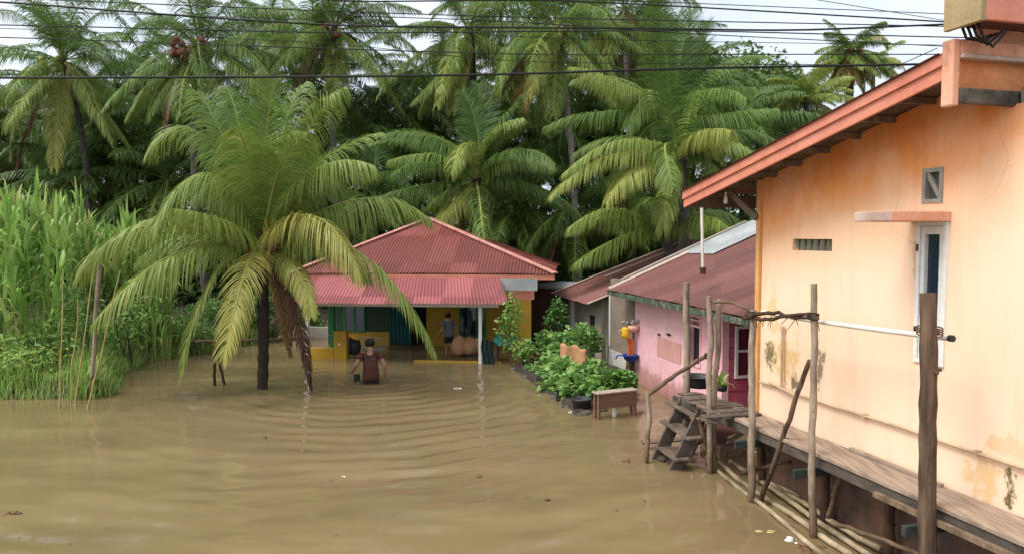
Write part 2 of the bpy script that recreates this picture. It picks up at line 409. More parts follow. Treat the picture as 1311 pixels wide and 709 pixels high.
def orange_mat():
    """sun-faded orange wall paint: strong under the eave with eave shade in its colour, bleached to peach lower down, mould blotches near the walkway"""
    m, nt, b = new_mat('faded_shaded_orange')
    tc = N(nt, 'ShaderNodeTexCoord'); L = nt.links
    sep = N(nt, 'ShaderNodeSeparateXYZ'); L.new(tc.outputs['Object'], sep.inputs[0])
    mp = N(nt, 'ShaderNodeMapping'); mp.inputs['Scale'].default_value = (1, 1, 0.7); L.new(tc.outputs['Object'], mp.inputs['Vector'])
    v = mp.outputs['Vector']
    n1 = noise(nt, v, 0.9, 5, 0.55)
    # fade plus painted eave shade = height below the eave line (rises along the wall) + noise
    def math_(op, a, bb):
        x = N(nt, 'ShaderNodeMath', operation=op)
        for i, q in enumerate((a, bb)):
            if isinstance(q, (int, float)): x.inputs[i].default_value = q
            else: L.new(q, x.inputs[i])
        return x.outputs[0]
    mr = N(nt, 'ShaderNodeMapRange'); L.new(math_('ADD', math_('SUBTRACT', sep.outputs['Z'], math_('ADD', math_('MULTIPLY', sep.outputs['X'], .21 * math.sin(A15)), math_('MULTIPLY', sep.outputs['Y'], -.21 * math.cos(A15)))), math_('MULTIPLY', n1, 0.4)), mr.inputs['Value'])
    mr.inputs['From Min'].default_value = WALL_FADE_SHADE[0]; mr.inputs['From Max'].default_value = WALL_FADE_SHADE[1]
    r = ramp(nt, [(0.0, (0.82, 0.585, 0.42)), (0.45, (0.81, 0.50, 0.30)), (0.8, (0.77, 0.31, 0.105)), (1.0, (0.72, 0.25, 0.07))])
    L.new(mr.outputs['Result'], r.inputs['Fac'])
    # pale bleached blotches and yellow patches
    n2 = noise(nt, v, 1.7, 6, 0.6)
    r2 = ramp(nt, [(0.42, (0, 0, 0)), (0.62, (1, 1, 1))]); L.new(n2, r2.inputs['Fac'])
    mx = N(nt, 'ShaderNodeMix', data_type='RGBA'); L.new(math_('MULTIPLY', r2.outputs['Color'], 0.3), mx.inputs['Factor'])
    L.new(r.outputs['Color'], mx.inputs['A']); mx.inputs['B'].default_value = (0.86, 0.64, 0.48, 1)
    # vertical dirt streaks
    mp2 = N(nt, 'ShaderNodeMapping'); mp2.inputs['Scale'].default_value = (5, 5, 0.35); L.new(tc.outputs['Object'], mp2.inputs['Vector'])
    n3 = noise(nt, mp2.outputs['Vector'], 1.2, 5, 0.6)
    r3 = ramp(nt, [(0.3, (0.78, 0.72, 0.64)), (0.5, (1, 1, 1))]); L.new(n3, r3.inputs['Fac'])
    mx2 = N(nt, 'ShaderNodeMix', data_type='RGBA', blend_type='MULTIPLY'); mx2.inputs['Factor'].default_value = 0.32
    L.new(mx.outputs['Result'], mx2.inputs['A']); L.new(r3.outputs['Color'], mx2.inputs['B'])
    col = mx2.outputs['Result']
    # hairline cracks, only here and there
    nv = N(nt, 'ShaderNodeTexNoise'); nv.inputs['Scale'].default_value = 3.0; L.new(v, nv.inputs['Vector'])
    wv = N(nt, 'ShaderNodeMix', data_type='RGBA', blend_type='LINEAR_LIGHT'); wv.inputs['Factor'].default_value = 0.12; L.new(v, wv.inputs['A']); L.new(nv.outputs['Color'], wv.inputs['B'])
    vo_ = N(nt, 'ShaderNodeTexVoronoi', feature='DISTANCE_TO_EDGE'); vo_.inputs['Scale'].default_value = 0.8; L.new(wv.outputs['Result'], vo_.inputs['Vector'])
    rc = ramp(nt, [(0.0, (1, 1, 1)), (0.007, (0, 0, 0))]); L.new(vo_.outputs['Distance'], rc.inputs['Fac'])
    rm = ramp(nt, [(0.5, (0, 0, 0)), (0.66, (.28, .28, .28))]); L.new(noise(nt, v, 1.3, 3), rm.inputs['Fac'])
    mc = N(nt, 'ShaderNodeMix', data_type='RGBA'); L.new(math_('MULTIPLY', rc.outputs['Color'], rm.outputs['Color']), mc.inputs['Factor']); L.new(col, mc.inputs['A']); mc.inputs['B'].default_value = (.30, .18, .11, 1)
    col = mc.outputs['Result']
    # mould blotches (each with a centre and a size) broken up by noise
    n4 = noise(nt, v, 7.5, 8, 0.7)
    for (c, rad, thr, colr, st) in WALL_STAINS:
        sub = N(nt, 'ShaderNodeVectorMath', operation='SUBTRACT'); L.new(tc.outputs['Object'], sub.inputs[0]); sub.inputs[1].default_value = c
        dv = N(nt, 'ShaderNodeVectorMath', operation='DIVIDE'); L.new(sub.outputs[0], dv.inputs[0]); dv.inputs[1].default_value = rad
        ln = N(nt, 'ShaderNodeVectorMath', operation='LENGTH'); L.new(dv.outputs[0], ln.inputs[0])
        q = math_('SUBTRACT', math_('ADD', math_('MULTIPLY', math_('SUBTRACT', n4, 0.5), 3.2), 1.0), ln.outputs['Value'])
        rr = ramp(nt, [(thr, (0, 0, 0)), (thr + 0.30, (1, 1, 1))]); L.new(q, rr.inputs['Fac'])
        mm = N(nt, 'ShaderNodeMix', data_type='RGBA'); L.new(math_('MULTIPLY', rr.outputs['Color'], st), mm.inputs['Factor'])
        L.new(col, mm.inputs['A']); mm.inputs['B'].default_value = (*colr, 1)
        col = mm.outputs['Result']
    L.new(col, b.inputs['Base Color']); b.inputs['Roughness'].default_value = 0.8; b.inputs['Specular IOR Level'].default_value = 0.2
    add_bump(nt, b, noise(nt, v, 30, 4), 0.15, 0.01)
    return m


# ------------------------------------------------------------------ world, sun, camera
SUN_EL, SUN_AZ = math.radians(56), math.radians(246)   # azimuth from +Y, clockwise: behind the camera on the left
w = bpy.data.worlds.new('World'); sc.world = w; w.use_nodes = True
nt = w.node_tree; bg = nt.nodes['Background']
sky = N(nt, 'ShaderNodeTexSky', sky_type='NISHITA'); sky.sun_disc = False
sky.sun_elevation = SUN_EL; sky.sun_rotation = SUN_AZ; sky.dust_density = 2.0
tc = N(nt, 'ShaderNodeTexCoord'); mp = N(nt, 'ShaderNodeMapping'); mp.inputs['Scale'].default_value = (1, 1, 2.2)
nt.links.new(tc.outputs['Generated'], mp.inputs['Vector'])
cn = noise(nt, mp.outputs['Vector'], 3.2, 8, 0.55)
cr = ramp(nt, [(0.36, (0.68, 0.68, 0.68)), (0.62, (0.97, 0.97, 0.97))]); nt.links.new(cn, cr.inputs['Fac'])
mx = N(nt, 'ShaderNodeMix', data_type='RGBA'); nt.links.new(cr.outputs['Color'], mx.inputs['Factor'])
nt.links.new(sky.outputs['Color'], mx.inputs['A']); dn = N(nt, 'ShaderNodeVectorMath', operation='DOT_PRODUCT'); nt.links.new(tc.outputs['Generated'], dn.inputs[0])
dn.inputs[1].default_value = (math.sin(SUN_AZ) * math.cos(SUN_EL), math.cos(SUN_AZ) * math.cos(SUN_EL), math.sin(SUN_EL))
gl = ramp(nt, [(0.15, (6.9, 7.4, 8.1)), (0.45, (8.4, 8.9, 9.5)), (0.8, (13.5, 13.8, 14.0)), (1.0, (22, 21, 20))]); nt.links.new(dn.outputs['Value'], gl.inputs['Fac'])
nt.links.new(gl.outputs['Color'], mx.inputs['B'])
nt.links.new(mx.outputs['Result'], bg.inputs['Color']); bg.inputs['Strength'].default_value = 0.115

sun = bpy.data.lights.new('sun', 'SUN'); sun.energy = 2.2; sun.angle = math.radians(24); sun.color = (1, 0.95, 0.86)
so = bpy.data.objects.new('sun', sun); COL.objects.link(so)
sd = Vector((math.sin(SUN_AZ) * math.cos(SUN_EL), math.cos(SUN_AZ) * math.cos(SUN_EL), math.sin(SUN_EL)))
so.rotation_euler = sd.to_track_quat('Z', 'Y').to_euler(); so.location = sd * 60

cam = bpy.data.cameras.new('camera'); cam.sensor_width = 36; cam.lens = 36 * F_PX / 1311; cam.clip_end = 2000; cam.clip_start = 0.05
co = bpy.data.objects.new('camera', cam); COL.objects.link(co)
co.location = (0, 0, CAM_H); co.rotation_euler = (PI / 2 - PITCH, 0, 0); sc.camera = co
sc.view_settings.view_transform = 'Standard'; sc.view_settings.look = 'None'; sc.view_settings.gamma = 1
sc.view_settings.use_curve_mapping = False; sc.view_settings.exposure = 0.42
sc.render.engine = 'CYCLES'
sc.cycles.use_denoising = True
sc.cycles.max_bounces = 6; sc.cycles.diffuse_bounces = 4; sc.cycles.glossy_bounces = 3; sc.cycles.transmission_bounces = 2
sc.cycles.sample_clamp_indirect = 6


# ------------------------------------------------------------------ ground and water
def vnoise(x, y, s=1.0):
    return (np.sin(x * 1.7 * s + 1.3) * np.cos(y * 1.3 * s + 0.4) + 0.5 * np.sin(x * 3.9 * s + y * 2.7 * s) + 0.3 * np.sin(x * 7.3 * s - y * 6.1 * s + 2)) / 1.8


BANK_Y = [14.9, 15.3, 17.0, 19.0, 20.5, 22.0, 24.0]
BANK_X = [-8.6, -7.9, -8.6, -9.4, -9.0, -8.3, -7.4]


def ground_h(x, y):
    h = np.full(np.shape(x), -0.75) - 0.02 * np.clip(15 - y, 0, 20)
    xe = np.interp(y, BANK_Y, BANK_X) + 0.25 * vnoise(x, y, 1.5)
    left = np.clip((xe - x) / 0.9, -1, 1) * np.clip((y - 14.95) / 0.7, -1, 1)
    left = np.where((xe > x) & (y > 14.95), np.clip((xe - x) / 0.9, 0, 1) * np.clip((y - 14.95) / 0.7, 0, 1), 0)
    h = np.maximum(h, -0.5 + 0.8 * left + 0.06 * vnoise(x, y, 2) * left) if np.ndim(h) else h
    grove = np.clip((y - 26.5) / 3, 0, 1)
    h = np.maximum(h, -0.6 + 0.85 * grove + 0.05 * vnoise(x, y, 1))
    return h


gx = np.concatenate([[-900, -300, -120, -60, -40], np.arange(-28, 28.1, 0.5), [40, 60, 120, 300, 900]])
gy = np.concatenate([[-200, -60, -20, 0], np.arange(5, 50.1, 0.5), [60, 90, 200, 500, 1500]])
X, Y = np.meshgrid(gx, gy); Z = ground_h(X, Y)
nx, ny = len(gx), len(gy)
idx = np.arange(nx * ny).reshape(ny, nx)
Q = np.stack([idx[:-1, :-1], idx[:-1, 1:], idx[1:, 1:], idx[1:, :-1]], -1).reshape(-1, 4)
tag(np_mesh('ground', np.stack([X, Y, Z], -1).reshape(-1, 3), Q, M['soil'], smooth=True, origin=(0, 0, 0)), kind='structure')

PERSON = on_z(475, 490)


def wave_h(x, y):
    px, py = PERSON[0], PERSON[1]
    dx, dy = x - px, y - py
    r = np.sqrt(dx * dx + dy * dy) + 1e-6
    ang = np.arctan2(dy, dx)
    rr = r + 0.20 * vnoise(x, y, 0.45) + 0.06 * vnoise(x + 5, y, 1.4)
    ring = np.sin(2 * PI * rr / (0.40 + 0.010 * r)) * np.exp(-r / 8.5) * np.clip(r / 0.6, 0, 1)
    lobe = 0.12 + 1.0 * np.clip(np.cos(ang - math.radians(-46)), 0, 1) ** 1.6 + 0.25 * np.clip(np.cos(ang - math.radians(-125)), 0, 1) ** 4
    patch = np.clip(0.55 + 0.75 * vnoise(x * 0.45 + 3, y * 0.6, 1), 0.05, 1.3)
    h = 0.027 * ring * lobe * patch + 0.013 * np.sin(2 * PI * rr / 0.34) * np.exp(-r / 0.9) * np.clip(r / 0.35, 0, 1)
    # a light breeze and the near swell
    h += 0.0060 * np.sin(3.1 * y + 0.6 * x + 1.6 * vnoise(x, y, 0.3)) * (0.5 + 0.5 * vnoise(x * 0.4, y * 0.4 + 2))
    h += 0.0036 * np.sin(7.0 * y - 1.3 * x + 2.0 * vnoise(x, y, 0.5)) * (0.5 + 0.5 * vnoise(x * 0.5 + 4, y * 0.5))
    h += 0.0011 * np.sin(13.0 * y + 2.7 * x + 2.0 * vnoise(x, y, 0.9))
    near = np.clip((10.5 - y) / 4.5, 0, 1)
    h += near * 0.014 * np.sin(3.6 * y + 1.1 * x + 2.4 * vnoise(x, y, 0.45)) * np.clip(vnoise(x * 0.5, y * 0.6 + 1) + 0.35, 0, 1)
    return h


wx = np.concatenate([[-900, -200, -60, -30], np.arange(-17, 9.01, 0.07), [14, 30, 60, 200, 900]])
wy = np.concatenate([[-200, -60, -20, 0], np.arange(4, 24.01, 0.06), [26, 30, 40]])
X, Y = np.meshgrid(wx, wy); fade = np.clip((24 - Y) / 2, 0, 1) * np.clip((Y - 3.5) / 1, 0, 1) * np.clip((X + 17.2) / 1, 0, 1) * np.clip((9.2 - X) / 1, 0, 1)
Z = wave_h(X, Y) * fade
nx, ny = len(wx), len(wy); idx = np.arange(nx * ny).reshape(ny, nx)
Q = np.stack([idx[:-1, :-1], idx[:-1, 1:], idx[1:, 1:], idx[1:, :-1]], -1).reshape(-1, 4)
m, nt, b = new_mat('muddy_water')
v = coords(nt)
n1 = noise(nt, coords(nt, (0.5, 1.6, 1)), 0.55, 7, 0.62)
r = ramp(nt, [(0.28, (0.136, 0.101, 0.051)), (0.5, (0.170, 0.126, 0.064)), (0.72, (0.208, 0.157, 0.084))]); nt.links.new(n1, r.inputs['Fac'])
nt.links.new(r.outputs['Color'], b.inputs['Base Color'])
b.inputs['Roughness'].default_value = 0.035; b.inputs['IOR'].default_value = 1.33; b.inputs['Specular IOR Level'].default_value = 0.5
v2 = coords(nt, (1, 1.8, 1)); add_bump(nt, b, noise(nt, v2, 9, 3), 0.10, 0.012)
tag(np_mesh('water', np.stack([X, Y, Z], -1).reshape(-1, 3), Q, m, smooth=True, origin=(0, 0, 0)), kind='structure')


# ------------------------------------------------------------------ palms
def unit(a):
    return a / (np.linalg.norm(a, axis=-1, keepdims=True) + 1e-9)


UP = np.array([0, 0, 1.0])


def frond_geo(curve, n, llen, width, droop, rng, age, rows=3, rach=0.03, narrow=0.0, ragged=0.03, roll=0.20):
    """curve (m,3): rachis from crown to tip. returns V, Q, tint of rachis and leaflets"""
    m = len(curve)
    seg = np.r_[0, np.cumsum(np.linalg.norm(np.diff(curve, axis=0), axis=1))]; u = seg / seg[-1]
    rad_dir = curve[-1] - curve[0]; rad_dir[2] = 0
    if np.linalg.norm(rad_dir) < 0.35: rad_dir = rad_dir + np.array([0.1, -0.6, 0])
    rad_dir = unit(rad_dir)
    tan = unit(np.gradient(curve, axis=0))
    t = np.linspace(0.13, 0.995, n); t = np.r_[t, t + 0.4 / n]; t = np.clip(t + rng.uniform(-0.3, 0.3, 2 * n) / n, 0.1, 1.0)
    sgn = np.r_[np.ones(n), -np.ones(n)]
    P = np.stack([np.interp(t, u, curve[:, k]) for k in range(3)], -1)
    T = unit(np.stack([np.interp(t, u, tan[:, k]) for k in range(3)], -1))
    horiz = np.hypot(T[:, 0], T[:, 1])[:, None]
    Nn = UP[None] * horiz - rad_dir[None] * T[:, 2:3]
    Nn = unit(Nn - T * (Nn * T).sum(1, keepdims=True))
    rl = rng.normal(0, roll) + 0.12 * np.sin(t * rng.uniform(2, 5) + rng.uniform(0, 6))[:, None]
    Nn = Nn * np.cos(rl) + np.cross(T, Nn) * np.sin(rl)
    S = np.cross(T, Nn) * sgn[:, None]
    L = llen * (np.sin(PI * np.clip(0.14 + 0.80 * t, 0, 1)) ** 0.65) * rng.uniform(0.86, 1.08, 2 * n) * (1 - narrow)
    phi = np.radians(24 + 32 * t ** 2 + rng.normal(0, 4, 2 * n) + 3 * np.sin(t * 23 + rng.uniform(0, 6)))
    D = S * np.cos(phi)[:, None] + T * np.sin(phi)[:, None] + Nn * (0.22 + rng.normal(0, 0.06, 2 * n))[:, None]
    D = unit(D)
    keep = rng.random(2 * n) > ragged
    P, D, L, Nn, T = P[keep], D[keep], L[keep], Nn[keep], T[keep]
    k = len(P)
    pts = [P]; cur = P
    dr = droop * (rng.uniform(0.75, 1.25, k) * (1 + .35 * np.sin(P.sum(1) * 2.3)))[:, None]
    dirs = []
    for i in range(rows - 1):
        di = unit(D + np.array([0, 0, -1.0])[None] * dr * (0.15 + 1.25 * (i / max(1, rows - 2)) if rows > 2 else 0.7))
        cur = cur + di * (L / (rows - 1))[:, None]; pts.append(cur); dirs.append(di)
    dirs.append(dirs[-1])
    prof = {2: [1, 0.15], 3: [0.75, 1.0, 0.08], 4: [0.7, 1.0, 0.75, 0.06], 5: [.65, 1, .9, .6, .05]}[rows]
    tw = rng.normal(0, 0.22, k)[:, None]
    V = np.empty((k, rows, 2, 3))
    for i in range(rows):
        wd = unit(T - dirs[i] * (T * dirs[i]).sum(1, keepdims=True) + Nn * tw)
        V[:, i, 0] = pts[i] + wd * width * prof[i] * 0.5
        V[:, i, 1] = pts[i] - wd * width * prof[i] * 0.5
    tl = age + rng.normal(0, 0.045, k)
    tint = np.repeat(tl[:, None], rows * 2, 1)
    tint[:, -2:] += 0.07
    base = (np.arange(k) * rows * 2)[:, None]
    q = []
    for i in range(rows - 1):
        q.append(base + np.array([[2 * i, 2 * i + 1, 2 * i + 3, 2 * i + 2]]))
    Q = np.concatenate(q, 0)
    # rachis: four-sided taper
    rv = np.empty((m, 4, 3))
    side = unit(np.cross(tan, UP[None] + 1e-3)); nn = np.cross(side, tan)
    rr = (rach * (1 - u) ** 0.8 + 0.005)[:, None]
    rv[:, 0] = curve + side * rr; rv[:, 1] = curve + nn * rr * 0.6; rv[:, 2] = curve - side * rr; rv[:, 3] = curve - nn * rr * 0.6
    ib = np.arange(m - 1)[:, None] * 4
    rq = np.concatenate([ib + np.array([[a, (a + 1) % 4, 4 + (a + 1) % 4, 4 + a]]) for a in range(4)], 0) + V.shape[0] * rows * 2
    V = np.concatenate([V.reshape(-1, 3), rv.reshape(-1, 3)]); tint = np.r_[tint.ravel(), np.full(m * 4, min(0.62, age + 0.22) if age < 0.8 else age)]
    return V, np.concatenate([Q, rq]), tint


def merge(parts):
    Vs, Qs, Ts = [], [], []; b = 0
    for V, Q, t in parts:
        Vs.append(V); Qs.append(Q + b); Ts.append(t); b += len(V)
    return np.concatenate(Vs), np.concatenate(Qs), np.clip(np.concatenate(Ts), 0, 1)


def rand_curve(hub, az, el, L, bend, rng, m=14):
    t = np.linspace(0, 1, m); e = np.radians(el - bend * t ** 1.25)
    a = np.radians(az) + rng.normal(0, 0.22) * t ** 2
    st = L / (m - 1)
    d = np.stack([np.cos(e) * np.cos(a), np.cos(e) * np.sin(a), np.sin(e)], -1)
    return np.array(hub) + np.r_[np.zeros((1, 3)), np.cumsum(d[:-1] * st, 0)]


def bez(p0, mid, p2, m=16):
    p0, mid, p2 = map(np.array, (p0, mid, p2)); c = 2 * mid - (p0 + p2) / 2
    t = np.linspace(0, 1, m)[:, None]
    return (1 - t) ** 2 * p0 + 2 * t * (1 - t) * c + t ** 2 * p2


def random_fronds(hub, n, L, rng, leaf=0.98, nl=120, width=0.027, rows=4, el_range=(80, -46), age0=0.24, age1=0.55, droop=1.7, dead=1, az0=None):
    parts = []; az = rng.uniform(0, 360) if az0 is None else az0
    for i in range(n):
        f = i / max(1, n - 1)
        az += 137.5 + rng.normal(0, 8)
        el = el_range[0] + (el_range[1] - el_range[0]) * f ** 0.85 + rng.normal(0, 6)
        bend = 26 + 44 * math.sin(PI * min(1, 0.15 + 0.7 * f)) + rng.normal(0, 8)
        if el < -5: bend = max(12, 62 + el)
        Li = L * (0.78 + 0.25 * math.sin(PI * (0.2 + 0.6 * f))) * rng.uniform(0.9, 1.08)
        age = age0 + (age1 - age0) * f ** 2.2 + rng.normal(0, 0.035)
        parts.append(frond_geo(rand_curve(hub, az, el, Li, bend, rng), nl, leaf * rng.uniform(.9, 1.1), width, droop * (0.5 + 0.9 * f), rng, age, rows, rach=.042))
    for i in range(dead):
        parts.append(frond_geo(rand_curve(hub, rng.uniform(0, 360), -40 + rng.normal(0, 8), L * 0.85, 42, rng), int(nl * .8), leaf * 0.8, width * 0.8, 1.6, rng, rng.uniform(0.8, 0.98), rows, ragged=0.25))
    return parts


def trunk_mb(base, hub, r0, r1, rng, lean=0.4):
    base, hub = np.array(base), np.array(hub)
    n = 26; t = np.linspace(0, 1, n)
    mid = (base + hub) / 2 + np.array([rng.normal(0, lean), rng.normal(0, lean), 0])
    c = bez(base, mid, hub, n)
    rad = r0 + (r1 - r0) * t ** 0.7 + 0.35 * r0 * np.exp(-t * 14)
    rad = rad * (1 + 0.05 * np.where(np.arange(n) % 2, 1, -1))
    return MB().tube(c, list(rad), 10)


def nuts_mb(hub, rng, n=14, spread=0.45, dz=-0.35, r=0.125):
    m = MB()
    for i in range(n):
        a = rng.uniform(0, 2 * PI); q = np.array(hub) + np.array([math.cos(a) * spread * rng.uniform(.6, 1), math.sin(a) * spread * rng.uniform(.6, 1), dz + rng.uniform(-0.3, 0.25)])
        m.lathe(q, [(0.001, -r), (r * .6, -r * .8), (r * .95, -r * .2), (r * .9, r * .4), (r * .5, r * .9), (0.001, r * 1.1)], 8)
    return m


def palm(name, hub, label, seed, n=22, L=4.4, group=None, fronds=None, nuts=None, r0=0.17, trunk='trunk', base=None, **kw):
    rng = np.random.default_rng(seed)
    hub = np.array(hub, dtype=float)
    if base is None:
        base = (hub[0] + rng.normal(0, 0.5), hub[1] + rng.normal(0, 0.5), 0.0)
    base = np.array(base, dtype=float)
    base[2] = float(ground_h(np.array([base[0]]), np.array([base[1]]))[0]) - 0.1
    root = thing(name, tuple(base), label, 'palm tree', group)
    parts = random_fronds(hub, n, L, rng, **kw)
    for (mid, tip, age, dr) in (fronds or []):
        parts.append(frond_geo(bez(hub, mid, tip, 16), 130, kw.get('leaf', 1.05), kw.get('width', 0.027), dr * 1.6, rng, age + rng.normal(0, 0.02), kw.get('rows', 4), rach=.045))
    V, Q, t = merge(parts)
    trunk_mb(base, hub + np.array([0, 0, 0.1]), r0, r0 * 0.72, rng, 0.25).build('trunk', M[trunk], root)
    np_mesh('crown', V, Q, M['palm'], root, t)
    if nuts:
        nuts_mb(hub + np.array([0, -.75, 0]), rng, *nuts[1:]).build('coconut_cluster', M[nuts[0]], root)
    return root


def P3(u, v, y): return at_y(u, v, y)


def spec(y, lst):
    """(mid px, tip px, depth change at the tip, age, droop)"""
    return [(P3(mu, mv, y + dy * 0.5), P3(tu, tv, y + dy), age, dr) for (mu, mv, tu, tv, dy, age, dr) in lst]


# the row that shows above the roofs and the grass
palm('coconut_palm', P3(80, 78, 31), 'coconut palm at far left behind the tall grass, with one reddish dying frond hanging down', 11, 20, 4.5,
     nuts=('greennut', 12, 0.4, -0.3), age0=0.24, age1=0.48, dead=0,
     fronds=spec(31, [(35, 120, 15, 200, -1, .48, 1.4), (45, 140, 22, 215, -.5, .9, 1.2), (75, 140, 70, 215, -1, .62, 1.2), (115, 110, 120, 150, -1, .5, 1.2), (60, 30, 30, 10, 0, .2, .4), (130, 45, 165, 50, -1, .3, 1)]))
palm('coconut_palm', P3(256, 62, 29), 'coconut palm with a big cluster of reddish brown nuts under its crown', 12, 20, 4.4,
     nuts=('nut', 44, 0.75, -0.2), age0=0.24, age1=0.46, dead=1,
     fronds=spec(29, [(300, 55, 345, 95, -1, .32, 1.2), (200, 45, 165, 5, 0, .25, .6), (258, 110, 262, 160, -1.5, .45, .9), (215, 105, 190, 150, -1, .4, 1.2), (262, 20, 268, -40, 0, .2, .2)]))
palm('coconut_palm', P3(428, 38, 32), 'tall coconut palm with hanging yellowish fronds, above the big front palm\'s right side', 13, 20, 4.5, dead=2, age1=0.5,
     fronds=spec(32, [(470, 10, 510, 35, -1, .15, 1), (430, 90, 420, 130, -1, .5, 1), (395, 70, 380, 120, -1, .3, 1)]), nuts=('nut', 10, 0.4, -0.3))
palm('coconut_palm', P3(400, 70, 34), 'bright green upright young palm crown between two tall palms', 14, 16, 3.6, el_range=(86, 10), age0=.34, age1=.4, dead=0)
palm('coconut_palm', P3(600, 42, 31), 'tall coconut palm with dark trunk and yellow green skirt, behind the red hip roof', 15, 20, 4.4, trunk='trunk_dark', r0=0.3,
     base=(P3(605, 250, 31)[0], 31, 0), dead=0,
     fronds=spec(31, [(577, 90, 560, 135, -1.5, .52, .9), (570, 85, 530, 130, -1, .42, .9), (640, 70, 660, 110, -1, .4, 1), (560, 30, 530, 40, 0, .3, .8), (590, 95, 580, 140, -1, .6, .8)]))
palm('coconut_palm', P3(713, 38, 29), 'very tall coconut palm with a thin pale grey trunk right of the red hip roof', 16, 21, 4.5, base=(P3(738, 330, 29)[0], 29, 0), r0=0.15, trunk='trunk_pale',
     nuts=('greennut', 20, 0.32, -0.35), age1=0.55, dead=2,
     fronds=spec(29, [(711, 95, 708, 150, -1.5, .42, 1), (660, 60, 640, 120, -1, .4, 1), (760, 65, 790, 110, -1, .45, 1), (680, 90, 670, 140, -1, .8, 1)]))
palm('coconut_palm', P3(800, 14, 33), 'tall coconut palm with a ragged skirt of hanging grey brown fronds', 17, 20, 4.3, trunk='trunk_pale', dead=6, age0=.2, age1=.7)
palm('coconut_palm', P3(858, 150, 23.5), 'big leaning coconut palm whose upright dark fronds stand highest above the old pink house roof', 18, 6, 4.0, el_range=(75, 20), dead=0, r0=0.2,
     width=0.026, nl=120, rows=4, nuts=('greennut', 8, 0.35, -0.2),
     fronds=spec(23.5, [(870, 80, 868, 20, 1, .12, .15), (850, 92, 843, 38, .5, .16, .2), (888, 92, 905, 32, .5, .15, .2), (872, 70, 885, 15, .8, .14, .2), (835, 116, 802, 165, -1.2, .36, 1.2), (780, 143, 700, 162, -.6, .28, 1.0),
              (790, 118, 742, 104, .4, .26, .8), (902, 120, 962, 112, 0, .34, 1.2), (915, 148, 992, 140, -.5, .33, 1.3), (898, 112, 955, 150, .6, .30, 1.2), (820, 175, 790, 235, -.6, .25, 1)]))
palm('coconut_palm', P3(872, 205, 21.5), 'pale yellow green coconut palm just behind the old house, long fronds drooping to the left', 19, 4, 3.4, el_range=(60, 20), dead=0, r0=0.2,
     width=0.026, nl=120, rows=4, leaf=0.9,
     fronds=spec(21.5, [(800, 180, 722, 222, -.8, .46, 1.1), (785, 198, 706, 250, -1, .52, 1.2), (812, 218, 776, 260, -1.2, .58, 1.2), (852, 185, 862, 240, -1.6, .35, 1.0), (888, 180, 912, 168, -1, .44, .5), (918, 182, 966, 196, -.8, .42, 1.0),
              (858, 222, 850, 292, -1.2, .52, 1.3), (835, 190, 800, 200, .5, .4, 1.0), (880, 165, 890, 130, .2, .38, .3), (900, 200, 930, 235, -.6, .3, 1)]))
palm('coconut_palm', P3(852, 300, 22.5), 'low young palm peeping over the ridge of the old house roof', 20, 8, 3.2, el_range=(80, 15), dead=0, r0=0.15, width=0.026, nl=120,
     fronds=spec(22.5, [(790, 268, 728, 292, -.5, .46, 1.2), (800, 302, 738, 336, -1, .40, 1.2), (830, 262, 800, 230, 0, .3, .6), (850, 240, 845, 200, .6, .28, .4)]))
palm('coconut_palm', P3(610, 232, 26.5), 'broad dark green coconut palm standing close behind the red hip roof', 21, 8, 4.2, el_range=(70, -15), dead=1, r0=0.24, trunk='trunk_dark', width=0.026, nl=120, rows=4, age0=.2, age1=.36,
     fronds=spec(26.5, [(612, 170, 592, 118, .5, .2, .3), (615, 165, 613, 110, .8, .16, .2), (634, 170, 674, 120, .5, .24, .6), (630, 178, 668, 152, -.8, .42, .8), (655, 200, 708, 212, -.8, .32, 1.2),
              (572, 182, 498, 170, -.5, .26, 1.1), (562, 200, 500, 205, -1.2, .40, 1.2), (596, 184, 578, 222, -1.8, .48, 1.2), (548, 236, 488, 252, -1, .26, 1.2), (582, 258, 560, 286, -1.5, .60, 1.1), (660, 232, 715, 260, -.4, .18, 1.2)]))
palm('coconut_palm', P3(1087, 66, 38), 'lone yellowing coconut palm against the sky beside the orange house roof', 22, 24, 2.1, el_range=(60, -62), nuts=('nut', 8, 0.3, -0.3), dead=3, age0=.34, age1=.72, r0=0.26, leaf=0.7, trunk='trunk_dark',
     fronds=spec(38, [(1055, 82, 1040, 112, -.5, .7, 1.1), (1072, 92, 1062, 122, -.5, .76, 1), (1120, 45, 1136, 62, 0, .66, 1), (1100, 95, 1106, 125, 0, .68, 1)]))
palm('coconut_palm', P3(1032, 132, 34), 'small lime green palm crown peeping over the left slope of the orange house roof', 23, 16, 2.2, el_range=(85, 5), age0=.46, age1=.52, dead=0, leaf=0.7)
palm('coconut_palm', P3(1118, 84, 48), 'tiny pale palm top far off, right of the yellowing lone palm', 24, 10, 2.2, el_range=(60, 0), age0=.5, age1=.6, dead=0)

